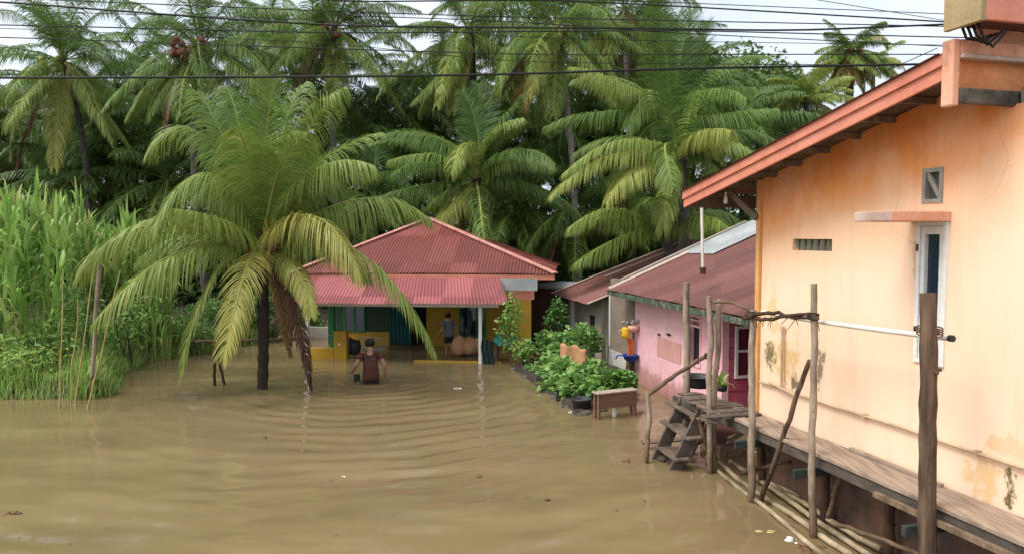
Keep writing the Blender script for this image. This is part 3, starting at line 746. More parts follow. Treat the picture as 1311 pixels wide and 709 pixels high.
# grove behind them
GROVE = [(-60, 110, 36, 4.4), (20, 150, 37, 4.6), (150, 110, 38, 4.6), (185, 90, 40, 4.0), (140, 180, 35, 4.2), (330, 100, 39, 4.4), (345, 150, 37, 4.4), (500, 150, 36, 4.2), (545, 120, 41, 4.0), (470, 175, 34, 4.2),
         (530, 190, 37, 4.3), (650, 110, 38, 4.4), (690, 190, 36, 4.0), (770, 90, 36, 4.5), (820, 70, 40, 4.6), (765, 190, 34, 4.0), (925, 130, 36, 3.8), (985, 165, 38, 3.4), (930, 170, 31, 4.0), (90, 230, 33, 3.6), (250, 170, 36, 4.5), (30, 240, 36, 4), (420, 110, 37, 4.4), (640, 15, 42, 4.5), (755, 20, 40, 4.5), (215, 230, 33, 4), (-140, 120, 34, 4.5), (740, 270, 30, 3.2), (660, 270, 31, 3.2), (480, 255, 30, 3.4), (100, 130, 44, 4.0), (880, 250, 31, 3.6), (340, 40, 42, 4.0), (690, 90, 44, 4.4), (575, 130, 43, 4.4), (865, 110, 38, 4.4)]
rg_ = np.random.default_rng(77)
for k in range(34):
    GROVE.append((-60 + 1080 * (k + rg_.uniform(.1, .9)) / 34, rg_.uniform(120, 262), rg_.uniform(34, 46), rg_.uniform(3.4, 4.4)))
for i, (u, v, y, L) in enumerate(GROVE):
    palm('coconut_palm', P3(u, v, y), 'dark coconut palm standing deep in the shaded grove behind the front row of palms', 100 + i, 19, L, group='coconut palms deep in the grove',
         age0=0.14, age1=0.42, nl=74, width=0.044, rows=3, dead=1, el_range=(70, -42), r0=.13, trunk='trunk_dark')

# ------------------------------------------------------------------ the big front palm: every frond is a part
FY = 16.45
base = on_z(333, 497); base[2] = -0.8
root = thing('coconut_palm', tuple(base), 'largest coconut palm, short dark trunk standing in the flood, with broad bright fronds', 'palm tree')
rng = np.random.default_rng(5)
hub = P3(335, 318, FY)
tb = MB(); n = 22; c = bez(base, (base + hub) / 2 + np.array([0.05, 0, 0]), hub + np.array([0, 0, .1]), n)
tb.tube(c, [0.112 * (1 + 0.09 * (-1) ** i) * (1.05 + 0.25 * (i / n) ** 3) for i in range(n)], 12).build('trunk', M['trunk_dark'], root)
sh = MB()
for k in range(16):   # old leaf bases round the heart of the crown
    a = k * 2.4; r_ = 0.2
    p0 = hub + np.array([math.cos(a) * .1, math.sin(a) * .1, -0.45 + 0.04 * k]); p1 = p0 + np.array([math.cos(a) * .32, math.sin(a) * .32, 0.30])
    sh.tube([p0, (p0 + p1) / 2 + np.array([0, 0, -.03]), p1], [.09, .06, .03], 6)
sh.build('leaf_sheath', M['deadleaf'], root)
fl = MB()
for k in range(26):
    a = rng.uniform(0, 2 * PI); p0 = P3(348, 312, FY - .5); fl.tube([p0, p0 + np.array([math.cos(a) * .18, math.sin(a) * .18, .2 + .35 * rng.random()])], [.014, .007], 4)
fl.build('flower_spray', M['flower'], root)
FR = [  # mid u v, tip u v, depth change, age, droop, leaf length
    (268, 222, 192, 300, -1.0, .46, 1.5, .95), (212, 284, 104, 350, -.9, .44, 1.5, .95), (230, 322, 122, 410, -1.6, .47, 1.5, .9),
    (276, 350, 232, 478, -1.1, .54, .8, .62), (316, 342, 286, 458, -2.0, .64, .9, .66), (398, 276, 462, 352, -1.9, .62, 1.4, .95),
    (455, 322, 555, 446, -1.0, .45, 1.9, .9), (452, 256, 546, 278, .5, .40, 1.7, .95), (388, 225, 482, 172, .3, .43, .5, .95),
    (338, 205, 350, 104, -.7, .38, .2, .85), (292, 190, 252, 118, .3, .36, .9, .95), (388, 180, 440, 116, .6, .38, 1.0, .95),
    (266, 178, 192, 196, .7, .40, 1.1, .95), (362, 170, 392, 106, 1.2, .36, .8, .95), (308, 170, 290, 112, 1.0, .32, .8, .95),
    (402, 222, 478, 212, -1.0, .50, 1.3, .95), (372, 232, 432, 232, 1.6, .26, 1.2, 1.0),
    (255, 300, 180, 330, 1.6, .28, 1.3, 1.0), (405, 300, 470, 352, 1.4, .28, 1.3, .9), (318, 205, 300, 165, -1.6, .44, 1.0, .9), (358, 215, 392, 172, -1.4, .42, 1.0, .9),
    (285, 285, 228, 268, -1.9, .45, 1.3, .9), (380, 345, 398, 405, -1.2, .55, 1.0, .45), (300, 250, 240, 236, 0.6, .32, 1.0, 1.0)]
for (mu, mv, tu, tv, dy, age, dr, ll) in FR:
    c = bez(hub + np.array([rng.normal(0, .06), rng.normal(0, .06), rng.normal(0, .06)]), P3(mu, mv, FY + dy * .55), P3(tu, tv, FY + dy), 22)
    V, Q, t = frond_geo(c, 140, ll * 1.18, 0.023, dr * 1.45, rng, age + rng.normal(0, .035), 5, 0.04, roll=.28, ragged=.08)
    np_mesh('frond', V, Q, M['palm'], root, np.clip(t, 0, 1))
for (mu, mv, tu, tv, dy, age, ll) in [(374, 385, 398, 496, -.6, .99, .42), (322, 385, 314, 440, -.3, .93, .30), (358, 380, 372, 455, -.5, .86, .34), ]:
    c = bez(hub + np.array([.1, -.1, -.2]), P3(mu, mv, FY + dy * .55), P3(tu, tv, FY + dy), 22)
    V, Q, t = frond_geo(c, 80, ll, 0.034, 2.2, rng, age, 5, 0.036, ragged=0.05)
    o = np_mesh('dead_frond', V, Q, M['palm'], root, np.clip(t, 0, 1)); o['label'] = 'brown dead frond hanging to the water'


# ------------------------------------------------------------------ leaf clouds, grass
def leaves(P, size, rng, up=0.5, aspect=0.55, tint=(0.3, 0.9), dirs=None):
    """one pointed leaf per point"""
    n = len(P)
    D = dirs if dirs is not None else unit(rng.normal(0, 1, (n, 3)) * np.array([1, 1, 0.6]))
    Nn = unit(rng.normal(0, 1, (n, 3)) + UP[None] * up * 3)
    W = unit(np.cross(D, Nn)); s = size * rng.uniform(0.6, 1.3, n)[:, None]
    V = np.stack([P, P + D * s * .5 + W * s * aspect * .5, P + D * s - UP[None] * s * .15, P + D * s * .5 - W * s * aspect * .5], 1).reshape(-1, 3)
    t = np.repeat(rng.uniform(tint[0], tint[1], n), 4)
    return V, np.arange(n * 4).reshape(-1, 4), t


def clump_points(c, r, n, rng, lumps=14, hollow=0.55):
    C = unit(rng.normal(0, 1, (lumps, 3))) * (rng.uniform(0.35, 1, lumps) ** 0.5)[:, None] * np.array(r) * 0.75
    k = rng.integers(0, lumps, n); q = unit(rng.normal(0, 1, (n, 3))) * (rng.uniform(hollow ** 3, 1, n) ** (1 / 3))[:, None]
    return np.array(c) + C[k] + q * np.array(r) * 0.42


def bush(name, c, r, n, size, label, cat, mat='broad', tint=(0.1, 0.7), seed=0, group=None, kind=None, stems=6, z0=0.0):
    rng = np.random.default_rng(seed)
    root = thing(name, (c[0], c[1], z0), label, cat, group)
    P = clump_points(c, r, n, rng)
    P = P[P[:, 2] > z0 - 0.05]
    V, Q, t = leaves(P, size, rng, tint=tint, aspect=.34 if name == 'weed_bush' else .5)
    np_mesh('foliage', V, Q, M[mat], root, t)
    m = MB()
    for k in range(stems):
        a = rng.uniform(0, 2 * PI); e = np.array(c) + np.array([math.cos(a) * r[0] * .5, math.sin(a) * r[1] * .5, r[2] * rng.uniform(-.1, .6)])
        b0 = np.array([c[0] + rng.normal(0, .08), c[1] + rng.normal(0, .08), z0 - 0.05])
        m.tube([b0, (b0 + e) / 2 + rng.normal(0, .05, 3), e], [0.012 + r[2] * .012, 0.01 + r[2] * .006, .006], 5)
    m.build('stem', M['bark'], root)
    return root


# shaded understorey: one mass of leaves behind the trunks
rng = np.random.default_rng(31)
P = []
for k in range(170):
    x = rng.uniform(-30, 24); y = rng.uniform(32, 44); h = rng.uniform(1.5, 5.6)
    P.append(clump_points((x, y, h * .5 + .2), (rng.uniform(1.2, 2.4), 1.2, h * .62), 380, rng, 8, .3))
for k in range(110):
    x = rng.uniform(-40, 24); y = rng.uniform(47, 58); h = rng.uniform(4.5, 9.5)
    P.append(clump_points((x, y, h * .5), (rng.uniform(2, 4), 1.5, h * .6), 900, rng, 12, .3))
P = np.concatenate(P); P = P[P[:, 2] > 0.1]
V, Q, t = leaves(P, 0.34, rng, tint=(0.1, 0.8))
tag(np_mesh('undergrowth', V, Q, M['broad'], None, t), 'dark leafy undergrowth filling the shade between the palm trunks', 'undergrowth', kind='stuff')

# broadleaf trees
for (u, v, y, r, sd, lab) in [(955, 110, 42, (3.0, 2.4, 2.4), 3, 'round leafy broadleaf tree rising behind the palms, left of the lone yellow palm'),
                              (990, 122, 46, (2.4, 2, 1.8), 4, 'lower broadleaf tree at the edge of the sky, just left of the lime green palm')]:
    c = P3(u, v, y); root = thing('broadleaf_tree', (c[0], y, 0), lab, 'tree'); rng = np.random.default_rng(sd)
    V, Q, t = leaves(clump_points(c, r, 5200, rng, 26, .4), .30, rng, tint=(.35, 1.0)); np_mesh('crown', V, Q, M['broad'], root, t)
    m = MB().tube([(c[0], y, -.1), (c[0] + .2, y, c[2] * .5), c], [.3, .22, .1], 8)
    for k in range(7):
        a = rng.uniform(0, 2 * PI); e = c + np.array([math.cos(a) * r[0] * .7, math.sin(a) * r[1] * .7, rng.uniform(-.3, .7) * r[2]])
        m.tube([c - np.array([0, 0, r[2] * .9]), (c + e) / 2 - np.array([0, 0, .4]), e], [.1, .06, .02], 5)
    m.build('trunk', M['bark'], root)


def blade_set(P, length, width, lean, rng, rows=5, tint=(0.2, 0.8), stiff=1.0):
    """arching grass blades from points P"""
    n = len(P); a = rng.uniform(0, 2 * PI, n); H = np.stack([np.cos(a), np.sin(a), np.zeros(n)], -1)
    L = length * rng.uniform(.6, 1.2, n); ln = np.clip(rng.normal(lean, .22, n), .05, 1.8)
    W = np.stack([-np.sin(a), np.cos(a), np.zeros(n)], -1); wv = width * rng.uniform(.7, 1.2, n)
    V = np.empty((n, rows, 2, 3)); cur = P.copy(); ang = PI / 2 - ln * .25
    prof = [.7, 1, .9, .6, .06] if rows == 5 else [.8, 1, .06]
    for i in range(rows):
        V[:, i, 0] = cur + W * (wv * prof[i] * .5)[:, None]; V[:, i, 1] = cur - W * (wv * prof[i] * .5)[:, None]
        d = H * np.cos(ang)[:, None] + UP[None] * np.sin(ang)[:, None]
        cur = cur + d * (L / (rows - 1))[:, None]; ang = ang - ln * 1.5 / (rows - 1) * (1 + i * .5) / stiff
    t = np.repeat(rng.uniform(tint[0], tint[1], n), rows * 2)
    base = (np.arange(n) * rows * 2)[:, None]
    Q = np.concatenate([base + np.array([[2 * i, 2 * i + 1, 2 * i + 3, 2 * i + 2]]) for i in range(rows - 1)], 0)
    return V.reshape(-1, 3), Q, t


def tall_grass(name, spots, label, seed):
    rng = np.random.default_rng(seed); parts = []
    for (x, y, h) in spots:
        z0 = .1; k = 9
        cz = np.linspace(z0, h, k); lx, ly = rng.normal(0, .08, 2) * h
        cx_ = x + lx * (cz / h) ** 2; cy_ = y + ly * (cz / h) ** 2
        cane = MB()
        pts = np.stack([cx_, cy_, cz], -1)
        # leaves from nodes, most near the top
        npts = 10
        tt = np.clip(rng.beta(2.2, 1.1, npts), 0.1, 1)
        P = np.stack([np.interp(tt, np.linspace(0, 1, k), pts[:, i]) for i in range(3)], -1)
        to = rng.uniform(-.22, .12)
        parts.append(blade_set(P, rng.uniform(.8, 1.15), .082, rng.uniform(.55, 1.1), rng, 5, (.42 + to, .86 + to)))
        Pt = np.repeat(pts[-1:], 4, 0); parts.append(blade_set(Pt, .85, .09, .2, rng, 5, (.45, .95)))
        # cane
        side = np.array([.013, 0, 0]); V = np.stack([pts - side, pts + side], 1).reshape(-1, 3); Vb = np.stack([pts - side[[1, 0, 2]], pts + side[[1, 0, 2]]], 1).reshape(-1, 3)
        q = np.array([[2 * i, 2 * i + 1, 2 * i + 3, 2 * i + 2] for i in range(k - 1)])
        parts.append((V, q, np.full(len(V), .7))); parts.append((Vb, q, np.full(len(Vb), .7)))
        if rng.random() < .9:
            parts.append(blade_set(P[tt < .7][:4] - np.array([0, 0, .2]), .9, .03, 1.5, rng, 5, (.9, 1.0)) if (tt < .7).sum() else parts[-1])
    V, Q, t = merge(parts)
    return tag(np_mesh(name, V, Q, M['grass'], None, t), label, 'grass', kind='stuff')


rng = np.random.default_rng(41)
sp = []
for k in range(135):
    y = rng.uniform(16.4, 19.5); u = rng.uniform(-170, 78); x = (u - CX) / F_PX * y
    sp.append((x, y, 3.3 + .35 * vnoise(np.array(x), np.array(y), .8) + rng.normal(0, .38) + .10 * (y - 16.4)))
tall_grass('elephant_grass', sp, 'tall bright green elephant grass thicket on the bank at the far left', 42)
sp = []
for k in range(85):
    y = rng.uniform(19.5, 22.0); u = rng.uniform(88, 215); x = (u - CX) / F_PX * y
    sp.append((x, y, 3.15 + rng.normal(0, .3) - .004 * (u - 88)))
tall_grass('elephant_grass', sp, 'elephant grass stand half hidden behind the big front palm\'s left fronds', 43)

# short grass and weeds on the bank
rng = np.random.default_rng(44)
x = rng.uniform(-15, -6.0, 44000); y = 15.0 + rng.uniform(0, 1, 44000) ** 1.25 * 9.5
h = ground_h(x, y); k = h > -0.14; x, y, h = x[k], y[k], h[k]
P = np.stack([x, y, h], -1)
hh = .42 + .35 * np.clip(vnoise(x, y, 1.1), -0.6, 1)
V, Q, t = blade_set(P, 1.0, .062, .75, rng, 3, (.45, .97))
Vr = V.reshape(-1, 6, 3); Vr[:] = P[:, None] + (Vr - P[:, None]) * hh[:, None, None]
tag(np_mesh('bank_grass', Vr.reshape(-1, 3), Q, M['grass'], None, t), 'short fresh green grass along the edge of the left bank', 'grass', kind='stuff')
for (u, v, r, n, ti, sd, lab, y) in [(60, 440, (.95, .6, .75), 700, (.55, 1.0), 1, 'green weed bush in front of the elephant grass', 16.6), (28, 470, (.8, .5, .45), 600, (.6, 1.0), 2, 'light green weed clump at the water edge, far left', 15.9),
                                     (225, 425, (1.2, .8, .65), 1500, (.4, .98), 3, 'light green leafy bush under the big palm\'s left fronds', 21.3), (165, 410, (.9, .6, .7), 500, (.4, .9), 4, 'weed clump beside the dry stalks under the drooping frond', 18.8),
                                     (105, 400, (.7, .5, .9), 600, (.4, .9), 5, 'upright weed clump between the elephant grass and the leaning post', 17.4), (270, 405, (1.1, .6, .6), 1000, (.25, .8), 6, 'leafy bush left of the big palm trunk on the far bank', 22.6)]:
    c = P3(u, v, y); bush('weed_bush', c, r, n, .15, lab, 'bush', 'garden', ti, sd, z0=.1)
for (u, v, y, r, lab, sd) in [(345, 390, 24, (1.4, .8, .9), 'dark bush behind the big palm trunk', 8), (395, 425, 26, (1.2, .7, 1.0), 'shaded bush beyond the veranda\'s white left post', 9)]:
    bush('bush', P3(u, v, y), r, 1500, .16, lab, 'bush', 'garden', (.05, .6), sd, z0=-.1)
# bleached dead shrub
rng = np.random.default_rng(50); m = MB(); b0 = P3(95, 290, 25.0); b0[2] = 2.2
gz = np.array([b0[0], b0[1], .2])
m.tube([gz, gz + np.array([.1, 0, 1.4]), b0 + np.array([0, 0, .2])], [.05, .04, .03], 6)
for k in range(30):
    a = rng.uniform(0, 2 * PI); e = b0 + np.array([math.cos(a) * rng.uniform(.4, 1.9), math.sin(a) * .6, rng.uniform(.4, 2.0)])
    mid = (b0 + e) / 2 + rng.normal(0, .12, 3); m.tube([b0 + rng.normal(0, .1, 3), mid, e], [.022, .016, .005], 4)
    for j in range(3):
        m.tube([mid, mid + rng.normal(0, .35, 3) + np.array([0, 0, .25])], [.010, .004], 4)
tag(m.build('dead_shrub', M['twig']), 'bleached leafless shrub standing behind the elephant grass', 'dead shrub')


# ------------------------------------------------------------------ poles and stakes on the left
def pole_pts(a, b, rng, n=9, j=.02):
    a, b = np.array(a), np.array(b); t = np.linspace(0, 1, n)[:, None]; w_ = np.cumsum(rng.normal(0, j, (n, 3)), 0); w_ -= w_[0] + (w_[-1] - w_[0]) * t
    ln = np.linalg.norm(b - a); bow = rng.normal(0, 1, 3) * np.array([1, 1, .1]); w_ = w_ + bow * ln * (.010 * np.sin(PI * t) + .009 * np.sin(2 * PI * t + rng.uniform(0, 3)) * np.sin(PI * t))
    return a + (b - a) * t + w_


def pole(name, a, b, r0, r1, mat, label, cat, group=None, seed=0, parent=None, j=.02, n=11):
    rng = np.random.default_rng(seed); n *= 2; j *= .36
    rr = [(r0 + (r1 - r0) * i / (n - 1)) * (1 + rng.normal(0, .035) + (.12 if rng.random() < .10 else 0)) for i in range(n)]
    pp = pole_pts(a, b, rng, n, j); o = MB().tube(pp, rr, 10)
    for k in range(3):
        i = rng.integers(3, n - 2); d_ = rng.normal(0, 1, 3) * np.array([1, 1, .3]); d_ /= np.linalg.norm(d_)
        o.tube([pp[i], pp[i] + d_ * rr[i] * 1.5 + np.array([0, 0, .012])], [rr[i] * .42, rr[i] * .22], 6)
    o = o.build(name, M[mat], parent)
    if parent is None: tag(o, label, cat, group)
    return o


def pxpole(name, u0, v0, u1, v1, y, wpx, mat, label, cat, group=None, seed=0, y2=None, sink=.5, j=.02, taper=.85):
    """a pole from its waterline pixel to its top"""
    b0 = at_y(u0, v0, y); t0 = at_y(u1, v1, y2 or y); d = unit(t0 - b0)
    r = wpx * .88 / F_PX * y / 2
    return pole(name, b0 - d * sink, t0, r, r * taper, mat, label, cat, group, seed, None, j)


def wy_(v): return float(on_z(0, v)[1])


pxpole('wooden_post', 116, 509, 128, 338, wy_(509), 7, 'post', 'grey leaning post in the grass at the edge of the left bank', 'post', seed=1)
for i, (u0, v0, u1, v1, lab) in enumerate([(75, 522, 81, 344, 'leftmost thin dry stalk standing upright in front of the bank'), (88, 515, 99, 382, 'shortest thin dry stalk, between the two left dry stalks'),
                                           (97, 520, 120, 344, 'thin dry stalk leaning right, just left of the grey leaning post'), (113, 524, 154, 346, 'most slanting dry stalk, crossing the grey leaning post')]):
    pxpole('dry_stalk', u0, v0, u1, v1, wy_(v0), 2.6, 'straw', lab, 'stalk', seed=2 + i, j=.012, taper=.5)
root = thing('stick_fence', tuple(on_z(280, 493)), 'rough stick fence of two dark stakes and a rail beside the big palm', 'fence')
pole('stake', on_z(274, 493) - np.array([0, 0, .5]), P3(275, 440, wy_(493)), .035, .03, 'post_dark', '', '', parent=root, seed=9)
pole('stake', on_z(287, 492) - np.array([-.1, 0, .5]), P3(279, 450, wy_(492)), .035, .03, 'post_dark', '', '', parent=root, seed=10)
pole('rail', P3(250, 437, 16.9), P3(384, 434, 17.2), .035, .03, 'post_dark', '', '', parent=root, seed=11)

# ------------------------------------------------------------------ corrugated sheets
def corrugated(fn, s0, s1, wl=0.085, amp=0.011, rows=4, nper=6, thick=0):
    """fn(s) -> (point at eave, point at top, normal). returns V,Q"""
    n = max(8, int((s1 - s0) / wl * nper)); S = np.linspace(s0, s1, n)
    V = np.empty((n, rows, 3))
    for i, s in enumerate(S):
        a, b, nn = fn(s); a, b, nn = map(np.array, (a, b, nn)); o = nn * (amp * math.sin(2 * PI * s / wl) + .014 * math.sin(s * 1.9 + 1) * math.sin(s * .7 + .4) + .006 * (int(s / .76) % 2))
        kk = int(math.floor(s / .76)); a = a + (a - b) / (np.linalg.norm(a - b) + 1e-6) * .035 * math.sin(kk * 12.9898 + 3.1)
        for k in range(rows): V[i, k] = a + (b - a) * k / (rows - 1) + o
    I = np.arange(n * rows).reshape(n, rows)
    Q = np.stack([I[:-1, :-1], I[1:, :-1], I[1:, 1:], I[:-1, 1:]], -1).reshape(-1, 4)
    return V.reshape(-1, 3), Q


def build_rear_house():
    L, R = on_z(394, 455), on_z(615, 465)
    a5 = math.radians(4.5); fr = Frame(R[0], R[1], math.cos(a5), -math.sin(a5)); s_ = fr.px(394, 455, 0)[0]; L = fr.p(s_, 0, 0); fr = Frame(L[0], L[1], math.cos(a5), -math.sin(a5))
    root = thing('hip_roofed_house', (L[0], L[1], 0), 'flooded yellow and green house with red hip roof and a rose veranda awning', 'house')
    # main hip roof
    de = -1.15
    sR, zE = fr.px(711, 353.5, de); sL, zL = fr.px(372, 347, de); zE = (zE + zL) / 2
    sA, zA = fr.px(549, 280, de - 3.6)
    sA = (fr.px(549, 280, de - 3.6)[0]); dA = de - 3.6; dB = de - 3.9; dEnd = de - 7.5
    def plane_n(a, b, c):
        n_ = np.cross(np.array(b) - np.array(a), np.array(c) - np.array(a)); n_ = unit(n_); return n_ if n_[2] > 0 else -n_
    nf = plane_n(fr.p(sL, de, zE), fr.p(sR, de, zE), fr.p(sA, dA, zA))
    def front(s):
        k = (s - sL) / (sA - sL) if s <= sA else (sR - s) / (sR - sA)
        k = min(max(k, 0), 1)
        return fr.p(s, de, zE), fr.p(s, de + (dA - de) * k, zE + (zA - zE) * k), nf
    ro = np_mesh('roof', *corrugated(front, sL, sR, .095, .018), M['roof_new'], root, smooth=True)
    # left, right and back slopes as their own sheets in one roof part
    for (s_e, lab) in ((sR, 'r'), (sL, 'l')):
        n_ = plane_n(fr.p(s_e, de, zE), fr.p(s_e, dEnd, zE), fr.p(sA, dA, zA))
        def side(t, s_e=s_e, n_=n_):
            d = de - t
            if d > dA: k = (de - d) / (de - dA)
            elif d < dB: k = (d - dEnd) / (dB - dEnd)
            else: k = 1
            return fr.p(s_e, d, zE), fr.p(s_e + (sA - s_e) * k, d, zE + (zA - zE) * k), n_
        np_mesh('roof_slope', *corrugated(side, 0, de - dEnd, .12, .012, 3, 5), M['roof_new'], root, smooth=True)
    cap = MB()
    for (a, b) in (((sL, de, zE), (sA, dA, zA)), ((sR, de, zE), (sA, dA, zA)), ((sA, dA, zA), (sA, dB, zA))):
        cap.bar(np.array(fr.p(*a)) + [0, 0, .03], np.array(fr.p(*b)) + [0, 0, .03], .20, .035)
    cap.build('ridge_cap', M['ridge'], root)
    MB().box(fr, sL + .02, sR - .02, de - .06, de - .03, zE - .16, zE - .02).build('fascia', M['barge'], root)
    # awning
    aB, aT = .40, de + .12
    s0, z0 = fr.px(373, 385, aB); s1, z1 = fr.px(651, 393.5, aB); zb = (z0 + z1) / 2
    t0, _ = fr.px(398, 352, aT); t1, _ = fr.px(640, 354, aT); zt = zE - .10
    na = plane_n(fr.p(s0, aB, zb), fr.p(s1, aB, zb), fr.p(t1, aT, zt))
    def aw(s):
        k = (s - s0) / (s1 - s0)
        return fr.p(s, aB, zb), fr.p(t0 + (t1 - t0) * k, aT, zt), na
    np_mesh('awning', *corrugated(aw, s0, s1, .095, .016), M['awning'], root, smooth=True)
    bm_ = MB(); bm_.box(fr, s0 + .1, s1 - .3, -.05, .03, zb - .10, zb - .01)
    bm_.build('veranda_beam', M['white'], root, .006)
    for u, v in ((394, 455), (615, 465)):
        s, _ = fr.px(u, v, 0); MB().box(fr, s - .045, s + .045, -.045, .045, -1.2, zb + .02).build('veranda_post', M['white'], root, .006)
    # walls
    dw = -3.1
    sw0, sw1 = fr.px(420, 420, dw)[0], fr.px(655, 420, dw)[0] + .25
    zt2 = zE + .05
    P_ = lambda u, v: fr.px(u, v, dw)
    wl = MB(); wl.box(fr, sw0, P_(523, 420)[0], dw - .15, dw, -1.3, zt2); wl.build('wall', M['shade_green'], root, label='left half of the front wall, veranda shade put into its green')
    wl = MB(); wl.box(fr, P_(546, 420)[0], sw1, dw - .15, dw, -1.3, zt2); wl.build('wall', M['yellow'], root, label='yellow right half of the front wall')
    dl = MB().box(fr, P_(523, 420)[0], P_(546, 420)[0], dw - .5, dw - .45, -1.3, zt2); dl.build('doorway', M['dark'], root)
    wl = MB(); wl.box(fr, sw0, sw0 + .15, dw - 4.6, dw - .16, -1.3, zt2); wl.box(fr, sw1 - .15, sw1, dw - 4.6, dw - .16, -1.3, zt2); wl.box(fr, sw0 + .16, sw1 - .16, dw - 4.6, dw - 4.45, -1.3, zt2)
    wl.build('side_wall', M['yellow'], root)
    MB().box(fr, sw0, sw1, dw - .0, -.16, -1.3, -.06).build('veranda_floor', M['mossy'], root, .01)
    MB().box(fr, fr.px(530, 452, -.1)[0], sw1 - .3, -.157, -.09, -1.3, .045).build('floor_edge', M['yellow'], root, .005)
    # window on the right, louvre window on the left
    for (ua, va, ub, vb, nb) in ((588, 386, 622, 432, 3), (440, 388, 468, 425, 2)):
        a, zt_ = P_(ua, va); b_, zb_ = P_(ub, vb)
        wf = MB(); t_ = .05
        wf.box(fr, a, b_, dw + .003, dw + .05, zt_ - t_, zt_); wf.box(fr, a, b_, dw + .003, dw + .05, zb_, zb_ + t_)
        for k in range(nb + 1):
            q = a + (b_ - a - t_) * k / nb; wf.box(fr, q, q + t_, dw + .003, dw + .046, zb_ + t_, zt_ - t_)
        o = wf.build('window', M['green'], root)
        MB().box(fr, a + .02, b_ - .02, dw + .004, dw + .012, zb_ + .02, zt_ - .02).build('pane', M['glass'], o)
    MB().box(fr, P_(446, 448)[0], P_(499, 448)[0], dw + .002, dw + .03, -.5, .42).build('dado', M['yellow'], root)
    # curtains over the door
    a, b_ = P_(500, 400)[0], P_(527, 400)[0]; ns = 26; V = []
    for i in range(ns):
        s = a + (b_ - a) * i / (ns - 1)
        for k in range(5): V.append(fr.p(s, dw + .10 + .035 * math.sin(i * 1.4 + .3 * k), .10 + (1.45 - .1) * k / 4))
    I = np.arange(ns * 5).reshape(ns, 5); Q = np.stack([I[:-1, :-1], I[1:, :-1], I[1:, 1:], I[:-1, 1:]], -1).reshape(-1, 4)
    np_mesh('door_curtain', np.array(V), Q, M['teal'], root, smooth=True)
    # right end: pale gable sheet, red band and bright yellow return wall
    dq = -.85
    a, zt_ = fr.px(640, 356, dq); b_, zb_ = fr.px(688, 372, dq)
    MB().box(fr, a, b_, dq - .03, dq, zb_, zt_).build('fascia_sheet', M['zinc'], root)
    a2, z2 = fr.px(646, 372, dq - .2); b2, z3 = fr.px(684, 381, dq - .2)
    MB().box(fr, a2, b2, dq - .23, dq - .2, z3 - .05, zb_ - .01).build('red_band', M['barge'], root)
    a3 = fr.px(655, 400, dq - .4)[0]; b3 = fr.px(680, 400, dq - .4)[0]
    MB().box(fr, a3, b3, dq - .55, dq - .4, -1.2, z3 - .06).build('wall', M['yellow'], root, label='bright yellow short wall at the right end')
    # left end: low yellow parapet, green post, yellow pillar
    q = -.35
    MB().box(fr, fr.px(398, 450, q)[0], fr.px(427, 450, q)[0], q - .1, q, -1.2, fr.px(410, 445, q)[1]).build('parapet', M['yellow'], root, .01)
    a = fr.px(427, 430, q)[0]; b_ = fr.px(443, 430, q)[0]
    MB().box(fr, a, b_, q - .25, q - .01, -1.2, fr.px(430, 424, q)[1]).build('pillar', M['yellow'], root, .01)
    a = fr.px(420, 430, q)[0]
    MB().box(fr, a, a + .13, q - .26, q - .12, -.5, zb + .15).build('green_post', M['green'], root, .01)
    # things on the veranda
    pr = MB(); q = -1.0; z_ = .03
    a, zt_ = fr.px(453, 439, q); b_, _ = fr.px(490, 439, q)
    bench = thing('metal_bench', fr.p((a + b_) / 2, q, .03), 'pale metal bench on the veranda behind the wading person', 'bench')
    st = MB(); st.box(fr, a, b_, q - .36, q, .16, .19); st.build('seat', M['zinc'], bench, .005)
    bk = MB()
    for k in range(9):
        s = a + (b_ - a) * k / 8; bk.tube([fr.p(s, q - .36, .19), fr.p(s, q - .40, .46)], .010, 6)
    bk.tube([fr.p(a, q - .40, .46), fr.p(b_, q - .40, .46)], .013, 6); bk.build('backrest', M['zinc'], bench)
    for s in (a + .03, b_ - .03):
        for dd in (-.04, -.33): MB().tube([fr.p(s, q + dd, .03), fr.p(s, q + dd, .16)], .014, 6).build('leg', M['zinc'], bench)
    s, z = fr.px(447, 436, -.75)
    sk = MB()
    for k in range(3): sk.lathe(np.array(fr.p(s + (k - 1) * .14, -.75, .05)), [(.02, 0), (.16, .05), (.20, .25), (.17, .42), (.08, .55 - .06 * k), (.01, .58 - .06 * k)], 12)
    tag(sk.build('sack_pile', M['black']), 'dark bulging sacks heaped beside the yellow veranda pillar', 'sacks')
    sk = MB().lathe(np.array(fr.p(s - .17, -.5, .28)), [(.01, 0), (.13, .04), (.15, .15), (.10, .26), (.01, .3)], 12)
    tag(sk.build('white_bundle', M['foam']), 'white cloth bundle resting against the dark sacks', 'bundle')
    # bench with a sea-green sheet at the right end
    q = -.10; a, zt_ = fr.px(632, 432, q); b_, _ = fr.px(664, 432, q)
    tb = thing('work_table', fr.p((a + b_) / 2, q - .3, 0), 'dark wooden table at the right end of the veranda', 'table')
    MB().box(fr, a, b_, q - .7, q, zt_ - .16, zt_ - .10).build('tabletop', M['tablewood'], tb, .006)
    for s in (a + .05, b_ - .05):
        for dd in (-.05, -.62): MB().box(fr, s - .03, s + .03, q + dd - .03, q + dd + .03, -.9, zt_ - .16).build('leg', M['tablewood'], tb)
    ns = 22; V = []
    for i in range(ns):
        for k in range(9):
            s = a - .04 + (b_ - a - .05) * i / (ns - 1); dd = q + .06 - .75 * k / 8
            edge = max(0, 1 - min(i, ns - 1 - i) / 2.0, 1 - min(k, 8 - k) / 1.0)
            V.append(fr.p(s, dd, zt_ - .075 + .05 * math.sin(i * .7) * math.cos(k * .9) + .05 - .14 * edge))
